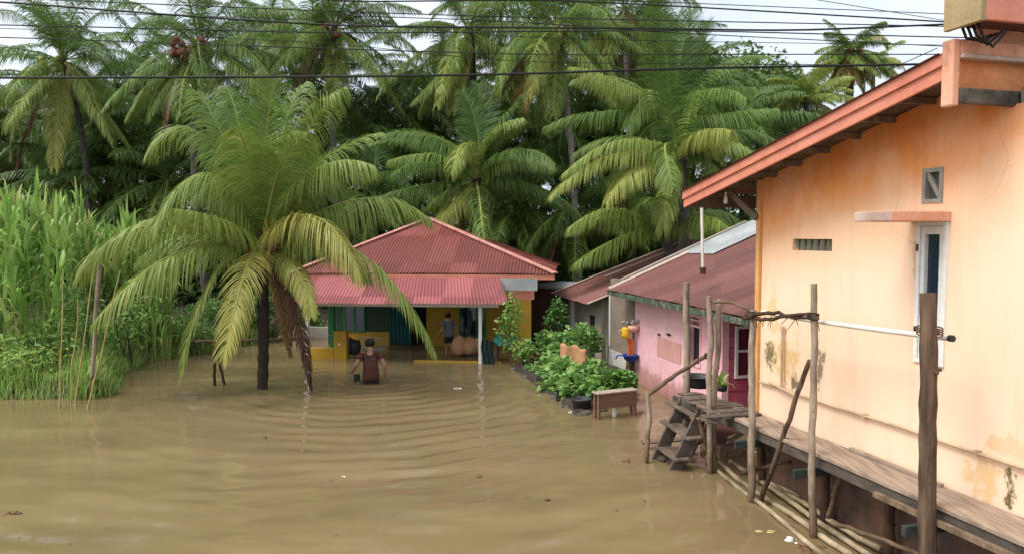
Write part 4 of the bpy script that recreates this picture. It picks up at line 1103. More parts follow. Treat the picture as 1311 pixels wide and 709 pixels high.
    I = np.arange(ns * 9).reshape(ns, 9); Q = np.stack([I[:-1, :-1], I[1:, :-1], I[1:, 1:], I[:-1, 1:]], -1).reshape(-1, 4)
    tag(np_mesh('green_sheet', np.array(V), Q, M['tarp'], smooth=True), 'sea green plastic sheet spread over the dark veranda table', 'sheet')
    # dark net hanging beside the white right post
    ns = 16; V = []
    a, b_ = fr.px(617, 420, .12)[0], fr.px(632, 420, .12)[0]
    for i in range(ns):
        for k in range(6):
            s = a + (b_ - a) * i / (ns - 1); V.append(fr.p(s + .03 * math.sin(k * 1.3), .10 + .05 * math.sin(i * 1.1 + k * .5), -.15 + .85 * k / 5 - .1 * (i / ns)))
    I = np.arange(ns * 6).reshape(ns, 6); Q = np.stack([I[:-1, :-1], I[1:, :-1], I[1:, 1:], I[:-1, 1:]], -1).reshape(-1, 4)
    tag(np_mesh('hanging_net', np.array(V), Q, surf('dark_net', (.03, .055, .05), (.018, .03, .03), .9, 8), smooth=True), 'dark green net hanging beside the white right veranda post', 'net')
    # blurred heap behind it
    sk = MB()
    for k, (u, r_) in enumerate(((588, .22), (600, .26), (609, .2))):
        s, z = fr.px(u, 440, -1.1); sk.lathe(np.array(fr.p(s, -1.1 - .1 * k, .03)), [(.02, 0), (r_, .08), (r_ * 1.1, .3), (r_ * .7, .5 - .05 * k), (.02, .58 - .05 * k)], 12)
    tag(sk.build('sack_pile', M['carton']), 'brown sacks stacked under the veranda window', 'sacks')
    return fr


HF = build_rear_house()
a, b_ = P3(368, 440, 25), P3(428, 440, 24.6); wf_ = Frame(a[0], a[1], b_[0] - a[0], b_[1] - a[1]); ln = float(np.linalg.norm((b_ - a)[:2]))
tag(MB().box(wf_, 0, ln, -.12, 0, -.6, float(P3(400, 418, 24.8)[2])).build('garden_wall', M['render_pale'], None, .01), 'pale grey low wall behind the left end of the veranda', 'wall')

# brick wall and lean-to roof between the two houses
a, b_ = P3(676, 440, 24.2), P3(752, 440, 22.9)
bf = Frame(a[0], a[1], b_[0] - a[0], b_[1] - a[1])
root = thing('brick_outbuilding', tuple(bf.p(1, 0, 0)), 'dark brick outbuilding between the hip roofed house and the old pink house', 'outbuilding')
wlen = float(np.linalg.norm((b_ - a)[:2]))
MB().box(bf, 0, wlen, -.15, 0, -1, 1.72).build('wall', M['brick'], root)
s0, z0 = bf.px(676, 363, .35); s1, z1 = bf.px(712, 372, .35)
MB().box(bf, -.2, wlen + .2, -2.5, .35, 1.74, 1.80).build('roof', M['zinc'], root)


# ------------------------------------------------------------------ old pink house and grey shed
def build_pink_house():
    o = on_z(812, 487); ang = math.radians(12.5)
    fr = Frame(o[0], o[1], math.sin(ang), -math.cos(ang))
    root = thing('pink_house', (o[0], o[1], 0), 'old pink house with rusty oxide red roof beside the orange house', 'house')
    sE = fr.px(925, 440, 0)[0]
    de, ze = .52, 2.02; slope = .42; dr_ = -3.75
    s_far = fr.px(776, 370, de)[0]; s_near = s_far + 8.6
    ze = (fr.px(776, 370.5, de)[1] + fr.px(935, 402, de)[1]) / 2
    nn = unit(np.append(fr.d * slope, 1.0))
    zr = ze + slope * (de - dr_)
    def pf(s): return fr.p(s, de, ze), fr.p(s, dr_, zr), nn
    np_mesh('roof', *corrugated(pf, s_far, s_near, .076, .008, 3, 5), M['roof_old'], root, smooth=True)
    def pb(s): return fr.p(s, 2 * dr_ - de, ze), fr.p(s, dr_, zr), unit(np.append(-fr.d * slope, 1.0))
    np_mesh('roof_slope', *corrugated(pb, s_far, s_near, .12, .008, 3, 5), M['roof_old'], root, smooth=True)
    rz = lambda d: ze + slope * (de - d)
    # pale flashing along the far gable and a pale zinc sheet near the ridge
    f = MB(); f.bar(np.array(fr.p(s_far + .15, de - .02, rz(de) + .03)), np.array(fr.p(s_far + .15, -1.55, rz(-1.55) + .03)), .24, .02, up=nn); f.build('flashing', M['flash'], root)
    def zs(s): return np.array(fr.p(s, -1.45, rz(-1.45) + .03)), np.array(fr.p(s, dr_ + .05, rz(dr_ + .05) + .035)), nn
    np_mesh('zinc_sheet', *corrugated(zs, s_far - .10, s_far + 1.55, .076, .008, 3, 5), M['zinc'], root, smooth=True)
    # eave fascia, peeling green
    MB().box(fr, s_far, s_near, de - .05, de - .02, ze - .13, ze - .02).build('fascia', M['green_trim'], root)
    # soffit rafters
    rf = MB()
    for k in range(11):
        s = s_far + .2 + k * .8; rf.bar(np.array(fr.p(s, de - .06, rz(de) - .075)), np.array(fr.p(s, -.4, rz(-.4) - .075)), .05, .09)
    rf.build('rafters', M['rafter'], root)
    # pink wall with a real window opening
    zt = rz(0) - .03
    a, z1 = fr.px(883, 401, 0); b_, z2 = fr.px(897.5, 471, 0)
    w1 = holed_wall(fr, [(0, -1), (sE, -1), (sE, zt), (0, zt)], [[(a, z2), (b_, z2), (b_, z1), (a, z1)]], 0, .13)
    w1.build('wall', M['pink'], root)
    wf = MB(); t_ = .035
    for (p, q, y0, y1) in ((a, b_, z1 - t_, z1), (a, b_, z2, z2 + t_), (a, a + t_, z2 + t_, z1 - t_), (b_ - t_, b_, z2 + t_, z1 - t_)): wf.box(fr, p, q, -.08, .025, y0, y1)
    zv = z1 - (z1 - z2) * .24
    wf.box(fr, a + t_, b_ - t_, -.07, .018, zv, zv + .04); wf.box(fr, a + t_, b_ - t_, -.07, .012, (zv + z1) / 2, (zv + z1) / 2 + .03)
    wo = wf.build('window', M['pink'], root)
    MB().box(fr, a + t_ + .002, b_ - t_ - .002, -.10, -.085, z2 + .03, zv).build('pane', M['dark'], wo)
    MB().bar(np.array(fr.p(a + .10, .02, z2 + .05)), np.array(fr.p(a + .13, .12, zv - .02)), .05, .03).build('shutter', M['white'], wo)
    # salmon repair patch with two slits
    a, z1 = fr.px(842, 430, 0); b_, z2 = fr.px(872, 466, 0)
    po = MB().box(fr, a, b_, .003, .012, z2, z1).build('repair_patch', M['salmon'], root)
    sl = MB()
    for (u, wd) in ((844.5, .10), (857, .16)):
        s, z = fr.px(u, 429, 0); sl.box(fr, s - wd / 2, s + wd / 2, .004, .03, z, z + .04)
    sl.build('vent_slit', M['dark'], po)
    # unpainted grey part of the same wall
    sg = fr.px(781, 420, 0)[0]
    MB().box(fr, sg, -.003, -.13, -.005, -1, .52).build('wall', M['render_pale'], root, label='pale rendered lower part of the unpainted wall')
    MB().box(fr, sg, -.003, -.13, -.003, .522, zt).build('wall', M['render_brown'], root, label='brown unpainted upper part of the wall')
    MB().box(fr, -.10, -.004, -.001, .05, -1, zt).build('corner_post', M['render_brown'], root)
    # door opening at the far end
    sd = fr.px(773, 420, 0)[0]
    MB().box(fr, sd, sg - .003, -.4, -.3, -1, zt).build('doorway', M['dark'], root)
    MB().box(fr, sg - .06, sg - .005, -.13, .01, -1, zt - .2).build('door_jamb', M['white'], root)
    # recessed crimson porch wall
    dp = -1.15; z_p = rz(dp) - .05
    bd = MB(); nb = 12; zb0 = -1.0; hh = (z_p - zb0) / nb
    for k in range(nb): bd.box(fr, sE - .5, sE + 5.5, dp - .03, dp + .0 + (.006 if k % 2 else 0), zb0 + hh * k + .004, zb0 + hh * (k + 1) - .004)
    bd.build('porch_wall', M['redboard'], root)
    rfm = Frame(*fr.p(sE, 0, 0)[:2], *(-fr.d))
    if rfm.d @ fr.s < 0: rfm.d = -rfm.d
    bd = MB(); hh = .20
    for k in range(15): bd.box(rfm, .002, 2.6, -.13, -.002 - (.012 if k % 2 else 0), -1 + hh * k + .004, -1 + hh * (k + 1) - .004)
    bd.build('porch_return', M['redboard'], root)
    a, z1 = rfm.px(941, 417); b_, z2 = rfm.px(976, 482)
    wf = MB(); t_ = .05
    for (p, q, y0, y1) in ((a, b_, z1 - t_, z1), (a, b_, z2, z2 + t_), (a, a + t_, z2 + t_, z1 - t_), (b_ - t_, b_, z2 + t_, z1 - t_), (a + t_, b_ - t_, (z1 + z2) / 2, (z1 + z2) / 2 + .04)): wf.box(rfm, p, q, .003, .045, y0, y1)
    wo = wf.build('window', M['white'], root)
    MB().box(rfm, a + .02, b_ - .02, .001, .012, z2 + .02, z1 - .02).build('pane', surf('crimson_pane', (.14, .03, .045), (.08, .02, .03), .3, 3, bump=0), wo)
    # far, inner and near walls
    m_ = MB(); m_.prism(Frame(*fr.p(sg - .0, 0, 0)[:2], *(-fr.d)), [(.14, -1), (7, -1), (7, rz(0) - .1), (-dr_, zr - .12), (.14, rz(0) - .1)], 0, .12); m_.build('gable_wall', M['render'], root)
    MB().box(fr, sg, sE + 5, 2 * dr_ - .1, 2 * dr_, -1, rz(0) - .1).build('rear_wall', M['render'], root)

    # ---- grey shed beyond
    sb = fr.px(753, 390, .9)[0]
    d0 = .98
    B = on_z(753, 390, 1.60); A = on_z(705, 376.5, 1.60)
    f2 = Frame(B[0], B[1], A[0] - B[0], A[1] - B[1], flip=True)   # s away from camera along the eave, d = left
    if f2.d[0] > 0: f2.d = -f2.d
    shed = thing('grey_shed', (B[0] + .5, B[1], 0), 'grey rendered shed with a low rusty red roof, left of the pink house', 'shed')
    ln = float(np.linalg.norm((A - B)[:2])); sl2 = .365
    n2 = unit(np.append(f2.d * sl2, 1.0))
    def ps(s): return f2.p(s, 0, 1.60), f2.p(s, -4.6, 1.60 + sl2 * 4.6), n2
    np_mesh('roof', *corrugated(ps, 0, ln, .076, .008, 3, 5), M['roof_old'], shed, smooth=True)
    f = MB; f().bar(np.array(f2.p(ln - .05, 0, 1.64)), np.array(f2.p(ln - .05, -4.6, 1.64 + sl2 * 4.6)), .14, .02, up=n2).build('flashing', M['flash'], shed)
    f().bar(np.array(f2.p(ln - .75, -1.5, 1.625 + sl2 * 1.5)), np.array(f2.p(ln - .75, -3.6, 1.625 + sl2 * 3.6)), .16, .015, up=n2).build('flashing', M['flash'], shed)
    f().bar(np.array(f2.p(.04, 0, 1.63)), np.array(f2.p(.04, -.6, 1.63 + sl2 * .6)), .10, .02, up=n2).build('flashing', M['flash'], shed)
    w_ = MB(); w_.box(f2, .35, ln - .2, -.62, -.50, -1, 1.72); w_.build('wall', M['render'], shed)
    w_ = MB(); w_.prism(Frame(*f2.p(.35, -.5, 0)[:2], *(-f2.d)), [(.13, -1), (3.6, -1), (3.6, 2.9), (.13, 1.74)], 0, .1); w_.build('gable_wall', M['render'], shed)
    MB().box(f2, ln - .9, ln - .78, -.495, -.40, -1, 1.66).build('corner_post', M['white'], shed)
    MB().box(f2, .9, 1.3, -.497, -.485, -.6, 1.2).build('door', M['dark'], shed)
    return fr


PF = build_pink_house()
# antenna pole standing on the pink roof
pt = at_y(900, 347, 13.9); tp = at_y(898, 250, 13.9)
root = thing('white_pole', tuple(pt), 'thin white metal pole rising from the old red roof to the orange eave', 'pole')
MB().tube([pt - np.array([0, 0, .05]), tp], .027, 10).build('pipe', M['pvc'], root); MB().tube([pt - np.array([0, 0, .06]), pt + np.array([0, 0, .07])], .055, 10).build('collar', M['post_dark'], root)

# ------------------------------------------------------------------ orange house
C0 = on_z(972, 527, .95)
A15 = math.radians(15)
OF = Frame(C0[0], C0[1], math.sin(A15), -math.cos(A15))
if OF.d[0] > 0: OF.d = -OF.d


def build_orange_house():
    fr = OF; o_ = .66
    root = thing('orange_house', (C0[0], C0[1], 0), 'orange plastered house on the right with coral barge boards and a narrow window', 'house')
    # barge line
    sA, zA0 = fr.px(875, 266, o_); sB, zB0 = fr.px(1205, 104, o_)
    _, zA1 = fr.px(875, 248, o_); _, zB1 = fr.px(1208, 66, o_)
    m_ = (zB0 - zA0) / (sB - sA); zb = lambda s: zA0 + m_ * (s - sA)     # bottom of the barge board
    hB = ((zA1 - zA0) + (zB1 - zB0)) / 2
    sBx = fr.px(1208, 100, o_)[0]                                          # where the concrete box begins
    rz = lambda s: zb(s) + hB - .03                                       # roof sheet
    wz = lambda s: zb(s) + .165
    S1 = 6.6
    sBoxN = fr.px(1219, 120, o_ + .03)[0]
    zbox = fr.px(1228, 130, o_ + .03)[1]
    # wall with openings: window, vent, row of slots
    wa, wz1 = fr.px(1176, 284, 0); wb, wz0 = fr.px(1209, 470, 0)
    va, vz1 = fr.px(1185, 220, 0); vb, vz0 = fr.px(1204, 256, 0)
    la, lz1 = fr.px(1015, 306, 0); lb, lz0 = fr.px(1065, 322, 0)
    outer = [(0, -1.2), (S1, -1.2), (S1, zbox + .02), (sBx + .05, zbox + .02), (sBx + .05, wz(sBx)), (0, wz(0))]
    rect = lambda a, b, z0, z1: [(a, z0), (b, z0), (b, z1), (a, z1)]
    # two storeys of finish: damp unpainted plinth below the walkway, paint above
    hw = holed_wall(fr, [(0, .88)] + [(S1, .88)] + outer[2:], [rect(wa, wb, wz0, wz1), rect(va, vb, vz0, vz1), rect(la, lb, lz0, lz1)], 0, .16)
    wall_o = np.array([(min(v_[0] for v_ in hw.v) + max(v_[0] for v_ in hw.v)) / 2, (min(v_[1] for v_ in hw.v) + max(v_[1] for v_ in hw.v)) / 2, 0])
    global WALL_FADE_SHADE, WALL_STAINS
    WALL_FADE_SHADE = (2.82, 4.03)  # unbleached orange band, also standing in for shade under the eave
    def stain(u, v, w_, h_, thr, col, st):
        s, z = fr.px(u, v, 0); p = np.array(fr.p(s, 0, z)) - np.array(root.location); return (tuple(p), (w_, w_, h_), thr, col, st)
    WALL_STAINS = [stain(1006, 462, .5, .5, .42, (.62, .42, .14), .75), stain(985, 455, .28, .34, .47, (.15, .12, .05), .9), stain(1050, 470, .22, .42, .50, (.16, .13, .08), .85), stain(1018, 490, .35, .18, .50, (.14, .11, .05), .85),
                   stain(1292, 625, .11, .26, .34, (.10, .085, .03), .95), stain(1255, 610, .35, .5, .42, (.66, .42, .16), .6), stain(1290, 572, .4, .16, .42, (.78, .42, .24), .5), stain(1200, 305, .10, .5, .45, (.55, .26, .12), .5), stain(1172, 330, .06, .5, .45, (.5, .24, .11), .5),
                   stain(990, 400, .18, .6, .42, (.72, .45, .17), .6)]
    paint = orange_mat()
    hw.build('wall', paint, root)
    MB().box(fr, 0, S1, -.16, -.004, -1.2, .878).build('plinth', surf('damp_plinth', (.20, .10, .06), (.07, .05, .04), .9, 2.5, bump=.5, c3=(.03, .028, .022)), root)
    # corner pilaster strip
    MB().box(fr, -.09, -.003, -.16, .045, -1.2, wz(0) - .02).build('corner_post', surf('ochre_corner', (.72, .40, .15), (.60, .30, .10), .8, 2), root)
    # other walls
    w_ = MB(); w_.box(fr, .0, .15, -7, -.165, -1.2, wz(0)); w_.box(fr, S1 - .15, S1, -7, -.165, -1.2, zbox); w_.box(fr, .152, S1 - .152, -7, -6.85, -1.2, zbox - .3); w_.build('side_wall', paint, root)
    # window: frame, sash, pane
    wf = MB(); t_ = .045
    for (p, q, y0, y1) in ((wa, wb, wz1 - t_, wz1), (wa, wb, wz0, wz0 + t_), (wa, wa + t_, wz0 + t_, wz1 - t_), (wb - t_, wb, wz0 + t_, wz1 - t_)): wf.box(fr, p, q, -.10, .022, y0, y1)
    wo = wf.build('window', M['white'], root, .004)
    sf = MB(); q_ = .05; a, b_, y0, y1 = wa + t_ + .004, wb - t_ - .004, wz0 + t_ + .004, wz1 - t_ - .004
    for (p, q, z0, z1) in ((a, b_, y1 - q_ * 1.6, y1), (a, b_, y0, y0 + q_ * 1.6), (a, a + q_, y0, y1), (b_ - q_, b_, y0, y1)): sf.box(fr, p, q, -.06, .008 + (.001 if z1 - z0 > .5 else 0), z0, z1)
    sf.build('frame', M['white'], wo, .003)
    MB().box(fr, a + q_ - .01, b_ - q_ + .01, -.045, -.035, y0 + .05, y1 - .05).build('pane', M['glass'], wo)
    MB().box(fr, wa - .02, wb + .02, -.16, -.11, wz0 - .02, wz1 + .02).build('backing', M['dark'], wo)
    hg = MB()
    for z in (y0 + .25, y1 - .25): hg.box(fr, wa + .012, wa + .03, .023, .035, z, z + .07)
    hg.build('hinge', M['black'], wo)
    # canopy slab: bare grey outer face, painted near face
    cN, cF, cd = fr.px(1218, 281, 0)[0], fr.px(1093, 283, .70)[0], .70
    zc0, zc1 = fr.px(1140, 283, cd)[1], fr.px(1140, 270, cd)[1]
    cm = MB(); cm.box(fr, cF, cN, .003, cd, zc0, zc1)
    co_ = cm.build('window_canopy', [M['barge2'], M['flash']], root, .008)
    for p in co_.data.polygons:
        if abs(Vector((fr.d[0], fr.d[1], 0)).dot(p.normal)) > .9: p.material_index = 1
    # cross vent
    vf = MB(); t_ = .028
    for (p, q, y0, y1) in ((va - .03, vb + .03, vz1 - .012, vz1 + t_), (va - .03, vb + .03, vz0 - t_, vz0 + .012), (va - .03, va + .012, vz0 + .012, vz1 - .012), (vb - .012, vb + .03, vz0 + .012, vz1 - .012)): vf.box(fr, p, q, -.06, .012, y0, y1)
    vo = vf.build('vent_block', M['vent'], root)
    vm = MB(); p0, p1, p2, p3 = (np.array(fr.p(*q)) for q in ((va, -.025, vz0), (vb, -.025, vz1), (va, -.025, vz1), (vb, -.025, vz0)))
    vm.bar(p2, p3, .05, .035, up=(fr.d[0], fr.d[1], 0)); vm.build('cross_bar', M['vent'], vo)
    MB().box(fr, va - .02, vb + .02, -.09, -.05, vz0 - .02, vz1 + .02).build('screen', M['vent_dark'], vo)
    # row of ventilation slots
    n = 6; gv = surf('grey_green_vent', (.30, .32, .25), (.18, .2, .15), .9, 6, bump=.3)
    lr = MB().box(fr, la - .02, lb + .02, -.14, -.085, lz0 - .02, lz1 + .02).build('louvre_vent', M['vent_dark'], root)
    for k in range(n + 1):
        s = la + (lb - la) * k / n; MB().bar(np.array(fr.p(s - .03, -.08, lz0)), np.array(fr.p(s + .02, -.05, lz1)), .05, .03).build('vent_slat', gv, lr)
    # barge boards, two overlapping
    def board(d0, d1, f0, f1, name):
        poly = [(sA, zb(sA) + hB * f0), (sBx, zb(sBx) + hB * f0), (sBx, zb(sBx) + hB * f1), (sA, zb(sA) + hB * f1)]
        MB().prism(fr, poly, d0, d1).build(name, M['barge'], root, .004)
    board(o_ - .03, o_, 0, .55, 'barge_board'); board(o_ - .012, o_ + .026, .52, 1.0, 'barge_board')
    # roof sheet, wavy along its low far eave
    nrm = unit(np.append(-fr.s * m_, 1.0))
    def rf(d):
        return np.array(fr.p(sA - .06, d, rz(sA) + .02)), np.array(fr.p(sBx, d, rz(sBx) + .02)), nrm
    np_mesh('roof', *corrugated(rf, -7.2, o_ + .06, .09, .012, 3, 6), M['roof_old'], root, smooth=True)
    # far eave board and soffit
    MB().box(fr, sA - .0, sA + .03, -7, o_ - .032, zb(sA) + .0, zb(sA) + hB * .8).build('eave_board', M['rafter'], root)
    so_ = MB().prism(fr, [(sA + .04, zb(sA) + .17), (sBx, zb(sBx) + .17), (sBx, zb(sBx) + .185), (sA + .04, zb(sA) + .185)], .0, o_ - .035); so_.build('soffit', M['soffit'], root)
    for k in range(9):
        s = sA + .25 + k * .52
        if s < sBx - .1: MB().box(fr, s, s + .05, .004, o_ - .034, zb(s) + .10, zb(s) + .168).build('purlin', M['rafter'], root)
    MB().bar(np.array(fr.p(-.05, .06, wz(0) - .55)), np.array(fr.p(-.45, .25, zb(-.45) + .1)), .06, .08).build('eave_strut', M['rafter'], root)
    bl = MB(); p = np.array(fr.p(*[sA + .6, .32, zb(sA + .6) + .06])); bl.lathe(p, [(.015, .02), (.018, -.04), (.032, -.09), (.03, -.13), (.001, -.15)], 10)
    bl.build('lamp_bulb', M['white'], root)
    # concrete gutter box at the front corner
    d1 = o_ + .03; zt = fr.px(1228, 47, d1)[1]
    cb = MB()
    cb.box(fr, sBx + .002, sBoxN, d1 - .075, d1, zbox - .02, zt)                     # outer upright
    cb.box(fr, sBx + .004, sBoxN, -.9, d1 - .076, zt - .13, zt)              # upper band
    cb.build('gutter_box', M['barge2'], root, .012)
    MB().box(fr, sBx + .006, sBoxN - .07, -.9, d1 - .077, zbox + .05, zt - .12).build('gutter_panel', surf('stained_orange_panel', (.70, .30, .13), (.52, .19, .07), .8, 2.2, bump=.3, c3=(.34, .13, .06)), root)
    MB().box(fr, sBoxN - .069, sBoxN + .008, -.9, d1 - .078, zbox + .002, zbox + .135).build('gutter_ledge', M['mossy'], root, .02)
    MB().box(fr, sBoxN - .068, sBoxN + .03, -.9, d1 - .078, zt - .165, zt - .128).build('gutter_lip', M['flash'], root, .006)
    # flat porch slab over the near wall part
    MB().box(fr, sBoxN + .05, S1 + .4, -4, -.0, zbox + .022, zbox + .16).build('porch_slab', M['concrete'], root)
    # upper front roof
    dU = d1 + .02; su0 = fr.px(1208, 24, dU)[0]; su1 = fr.px(1256, 24, dU)[0]; zu = fr.px(1256, 26, dU)[1]
    MB().box(fr, su0, su1, dU - .05, dU, zu, zu + .62).build('upper_fascia', M['tan'], root, .006)
    MB().box(fr, su1 - .04, su1, -3, dU - .052, zu + .01, zu + .28).build('upper_fascia', M['barge'], root, .006)
    MB().box(fr, su1 - .03, su1 + .012, -3, dU - .052, zu + .285, zu + .62).build('upper_fascia', M['barge'], root, .006)
    MB().box(fr, su0 + .01, su1 - .05, -3, dU - .06, zu + .05, zu + .62).build('upper_roof', M['roof_old'], root)
    MB().box(fr, su0 + .02, sBoxN - .05, -3, d1 - .3, zt + .002, zu + .045).build('upper_wall', M['barge2'], root)
    cbx = MB()
    rng = np.random.default_rng(3)
    for k in range(4):
        p = np.array(fr.p(su0 + .1 + .05 * k, dU - .1, zu + .02)); cbx.tube([p, p + np.array([.02, -.03, -.10]), p + np.array([.10, -.05, -.12 - .03 * k]), p + np.array([.25, .0, -.06])], .012, 6)
    cbx.build('cable_bunch', M['cable'], root)
    # conduit pipe along the wall foot, with a drop and a riser
    pm = MB(); z = 1.387
    pm.tube([fr.p(s, .035, z + .006 * math.sin(s * 3)) for s in np.linspace(.05, 5.2, 24)], .017, 8)
    for u in (1107, 1192, 1253): s = fr.px(u, 540, .03)[0]; pm.box(fr, s - .02, s + .02, .002, .055, z - .025, z + .025)
    pm.build('wall_pipe', M['pvc_dirty'], root)
    s, z1 = fr.px(1002, 423, .04); pr = MB().tube([fr.p(s, .045, z), fr.p(s, .045, z1)], .017, 8); pr.tube([fr.p(s, .045, z1), fr.p(s, .045, z1 + .06)], .026, 8); pr.tube([fr.p(s - .25, .05, z + .04), fr.p(s + .3, .05, z - .02)], .02, 8)
    pr.build('riser_pipe', M['pvc_dirty'], root)
    return root


OH = build_orange_house()

# ------------------------------------------------------------------ walkway along the orange house
def build_walkway():
    fr = OF; rng = np.random.default_rng(60)
    root = thing('plank_walkway', fr.p(2.5, .3, .0), 'narrow weathered plank walkway along the foot of the orange house', 'walkway')
    zt = .95
    for (d0, d1, s0, s1) in ((.03, .19, -1.1, 6.4), (.198, .35, .1, 6.4), (.358, .52, .2, 6.4)):
        MB().box(fr, s0, s1, d0, d1, zt - .035 + rng.normal(0, .004), zt + rng.normal(0, .004)).build('plank', M['plank'], root, .006)
    MB().box(fr, -.2, 6.4, .44, .50, zt - .17, zt - .045).build('joist', M['plank_dark'], root, .006)
    MB().box(fr, -.2, 6.4, .06, .12, zt - .17, zt - .045).build('joist', M['plank_dark'], root, .006)
    MB().bar(np.array(fr.p(2.9, .60, zt - .12)), np.array(fr.p(5.2, .54, zt - .14)), .05, .05).build('joist', M['post'], root)
    for s in (.75, 1.96, 3.62):
        MB().box(fr, s - .10, s - .05, -.0 if s > 3 else .02, .80 if s < 3 else .85, zt - .27, zt - .172).build('cross_beam', M['plank_green'], root, .006)
    for s, d in ((1.6, .16), (2.6, .14), (3.9, .16), (.2, .14)):
        pole('support', fr.p(s, d, -1.0), fr.p(s, d, zt - .17), .055, .05, 'post_dark', '', '', parent=root, seed=int(s * 10))
    pole('brace', on_z(1060, 668), np.array(fr.p(2.0, .25, zt - .18)), .03, .026, 'post', '', '', parent=root, seed=81)
    pole('brace', np.array(fr.p(2.1, .45, .22)), np.array(fr.p(3.3, .25, .30)), .026, .022, 'post', '', '', parent=root, seed=82)
    pole('brace', np.array(fr.p(4.0, .5, .1)), np.array(fr.p(3.95, .1, .72)), .04, .036, 'post', '', '', parent=root, seed=83)
    # far platform round the corner
    for k in range(5):
        a = -2.15 + k * .42
        MB().box(fr, -.32 - k * .30, -.05 - k * .30, -.05 + .05 * k, .66 - .05 * k + rng.normal(0, .05), zt - .03 + rng.normal(0, .015), zt + .0 + rng.normal(0, .012), dz=rng.normal(0, .02)).build('plank', M['plank_mid'], root, .006)
    MB().box(fr, -1.5, .1, .50, .56, zt - .14, zt - .05).build('joist', M['plank_dark'], root, .006)
    MB().box(fr, -1.5, .1, .2, .26, zt - .14, zt - .05).build('joist', M['plank_dark'], root, .006)
    MB().box(fr, .05, .22, .1, .95, zt + .01, zt + .035).build('plank', M['plank_dark'], root, .006)
    # loose strip against the wall
    MB().bar(np.array(fr.p(1.9, .06, zt + .02)), np.array(fr.p(3.2, .08, zt + .02)), .05, .03).build('batten', M['plank'], root)
    return root


build_walkway()
zt = .95
# handrail poles: (waterline u,v, top u,v, width px, label)
P_POST = [(962, 640, 964, 396, 11, 'post', 'grey upright pole at the orange house corner, fourth pole along the walkway', .018), (1040, 688, 1042, 363, 11, 'post', 'pale tall pole in the middle of the walkway carrying the twisted branch', .022),
          (908, 606, 907, 379, 9, 'post', 'thin wavy pole at the head of the wooden stair', .03), (915, 604, 921, 383, 9, 'post', 'knotty pole just right of the wavy pole at the stair head', .02), (878, 575, 879, 361, 11, 'post', 'tallest straight pole in front of the pink house window', .012)]
for i, (u0, v0, u1, v1, wd, mt, lab, j) in enumerate(P_POST):
    pxpole('handrail_post', u0, v0, u1, v1, wy_(v0), wd, mt, lab, 'post', seed=70 + i, j=j)
b0 = np.array(OF.p(3.62, .60, -.9)); t0 = at_y(1188, 375, b0[1])
pole('handrail_post', b0, np.array([t0[0] - .0, b0[1], t0[2]]), 0.080, .068, 'post_dark', 'thickest brown post at the near end of the walkway, in front of the window', 'post', seed=90, j=.007, n=12)
pole('prop_stick', on_z(967, 640) - np.array([0, 0, .3]), at_y(1037, 461, 8.5), .033, .028, 'post_dark', 'dark slanting stick propped against the pale tall pole', 'stick', seed=91)
# rails
yA = wy_(640)
pole('handrail_rail', at_y(829, 505, 11.0), at_y(908, 452, 10.75), .033, .028, 'post', 'sloping rough rail of the stair', 'rail', seed=92)
pole('stair_post', on_z(826, 592) - np.array([0, 0, .5]), at_y(829, 502, 11.0), .036, .034, 'post', 'short stair post standing in the water at the foot of the stair', 'post', seed=93, j=.02)
pole('handrail_rail', at_y(905, 381, 10.6), at_y(972, 401, 9.3), .024, .02, 'post', 'thin straight rail from the stair poles to the orange house corner', 'rail', seed=94)
rng = np.random.default_rng(95)
tw = MB()
for k in range(2):
    pts = [at_y(955 + 90 * t_, 404 + 2 * t_ + 5 * math.sin(6 * t_ + 2.4 * k) * (1 - t_ * .4), 9.3 - 1.05 * t_) + rng.normal(0, .01, 3) for t_ in np.linspace(0, 1, 14)]
    tw.tube(pts, list(np.linspace(.026, .018, 14)), 7)
for k in range(9):
    t_ = rng.uniform(0, 1); p = at_y(955 + 90 * t_, 404 + 2 * t_, 9.3 - 1.05 * t_); tw.tube([p, p + np.array([rng.normal(0, .05), rng.normal(0, .04), -.10 - .08 * rng.random()])], [.006, .003], 4)
tag(tw.build('twisted_branch', M['post_dark']), 'dark twisted branch tied between two walkway poles', 'branch')
sp0, sp1 = at_y(976, 399, 9.45), at_y(1219, 433, 6.62)
root = thing('handrail_pipe', tuple(sp0), 'white plastic pipe used as the handrail of the walkway', 'pipe')
MB().tube([sp0 + (sp1 - sp0) * t_ + np.array([0, 0, -.02 * math.sin(PI * t_)]) for t_ in np.linspace(0, 1, 14)], .027, 12, caps=False).build('pipe', M['pvc'], root)
ax = unit(sp1 - sp0); MB().tube([sp1 - ax * .03, sp1 + ax * .012], .031, 12).build('end_collar', M['black'], root)
rp = MB()
b0 = at_y(1190, 430, 6.62)
for k in range(4): rp.tube([np.array([b0[0] + .105 * math.cos(a), 6.62 + .105 * math.sin(a), 2.52 + .02 * k + .01 * math.sin(a)]) for a in np.linspace(0, 2 * PI, 16)], .007, 5)
tag(rp.build('rope_lashing', M['deadleaf']), 'reddish rope lashing round the thickest brown post', 'rope')


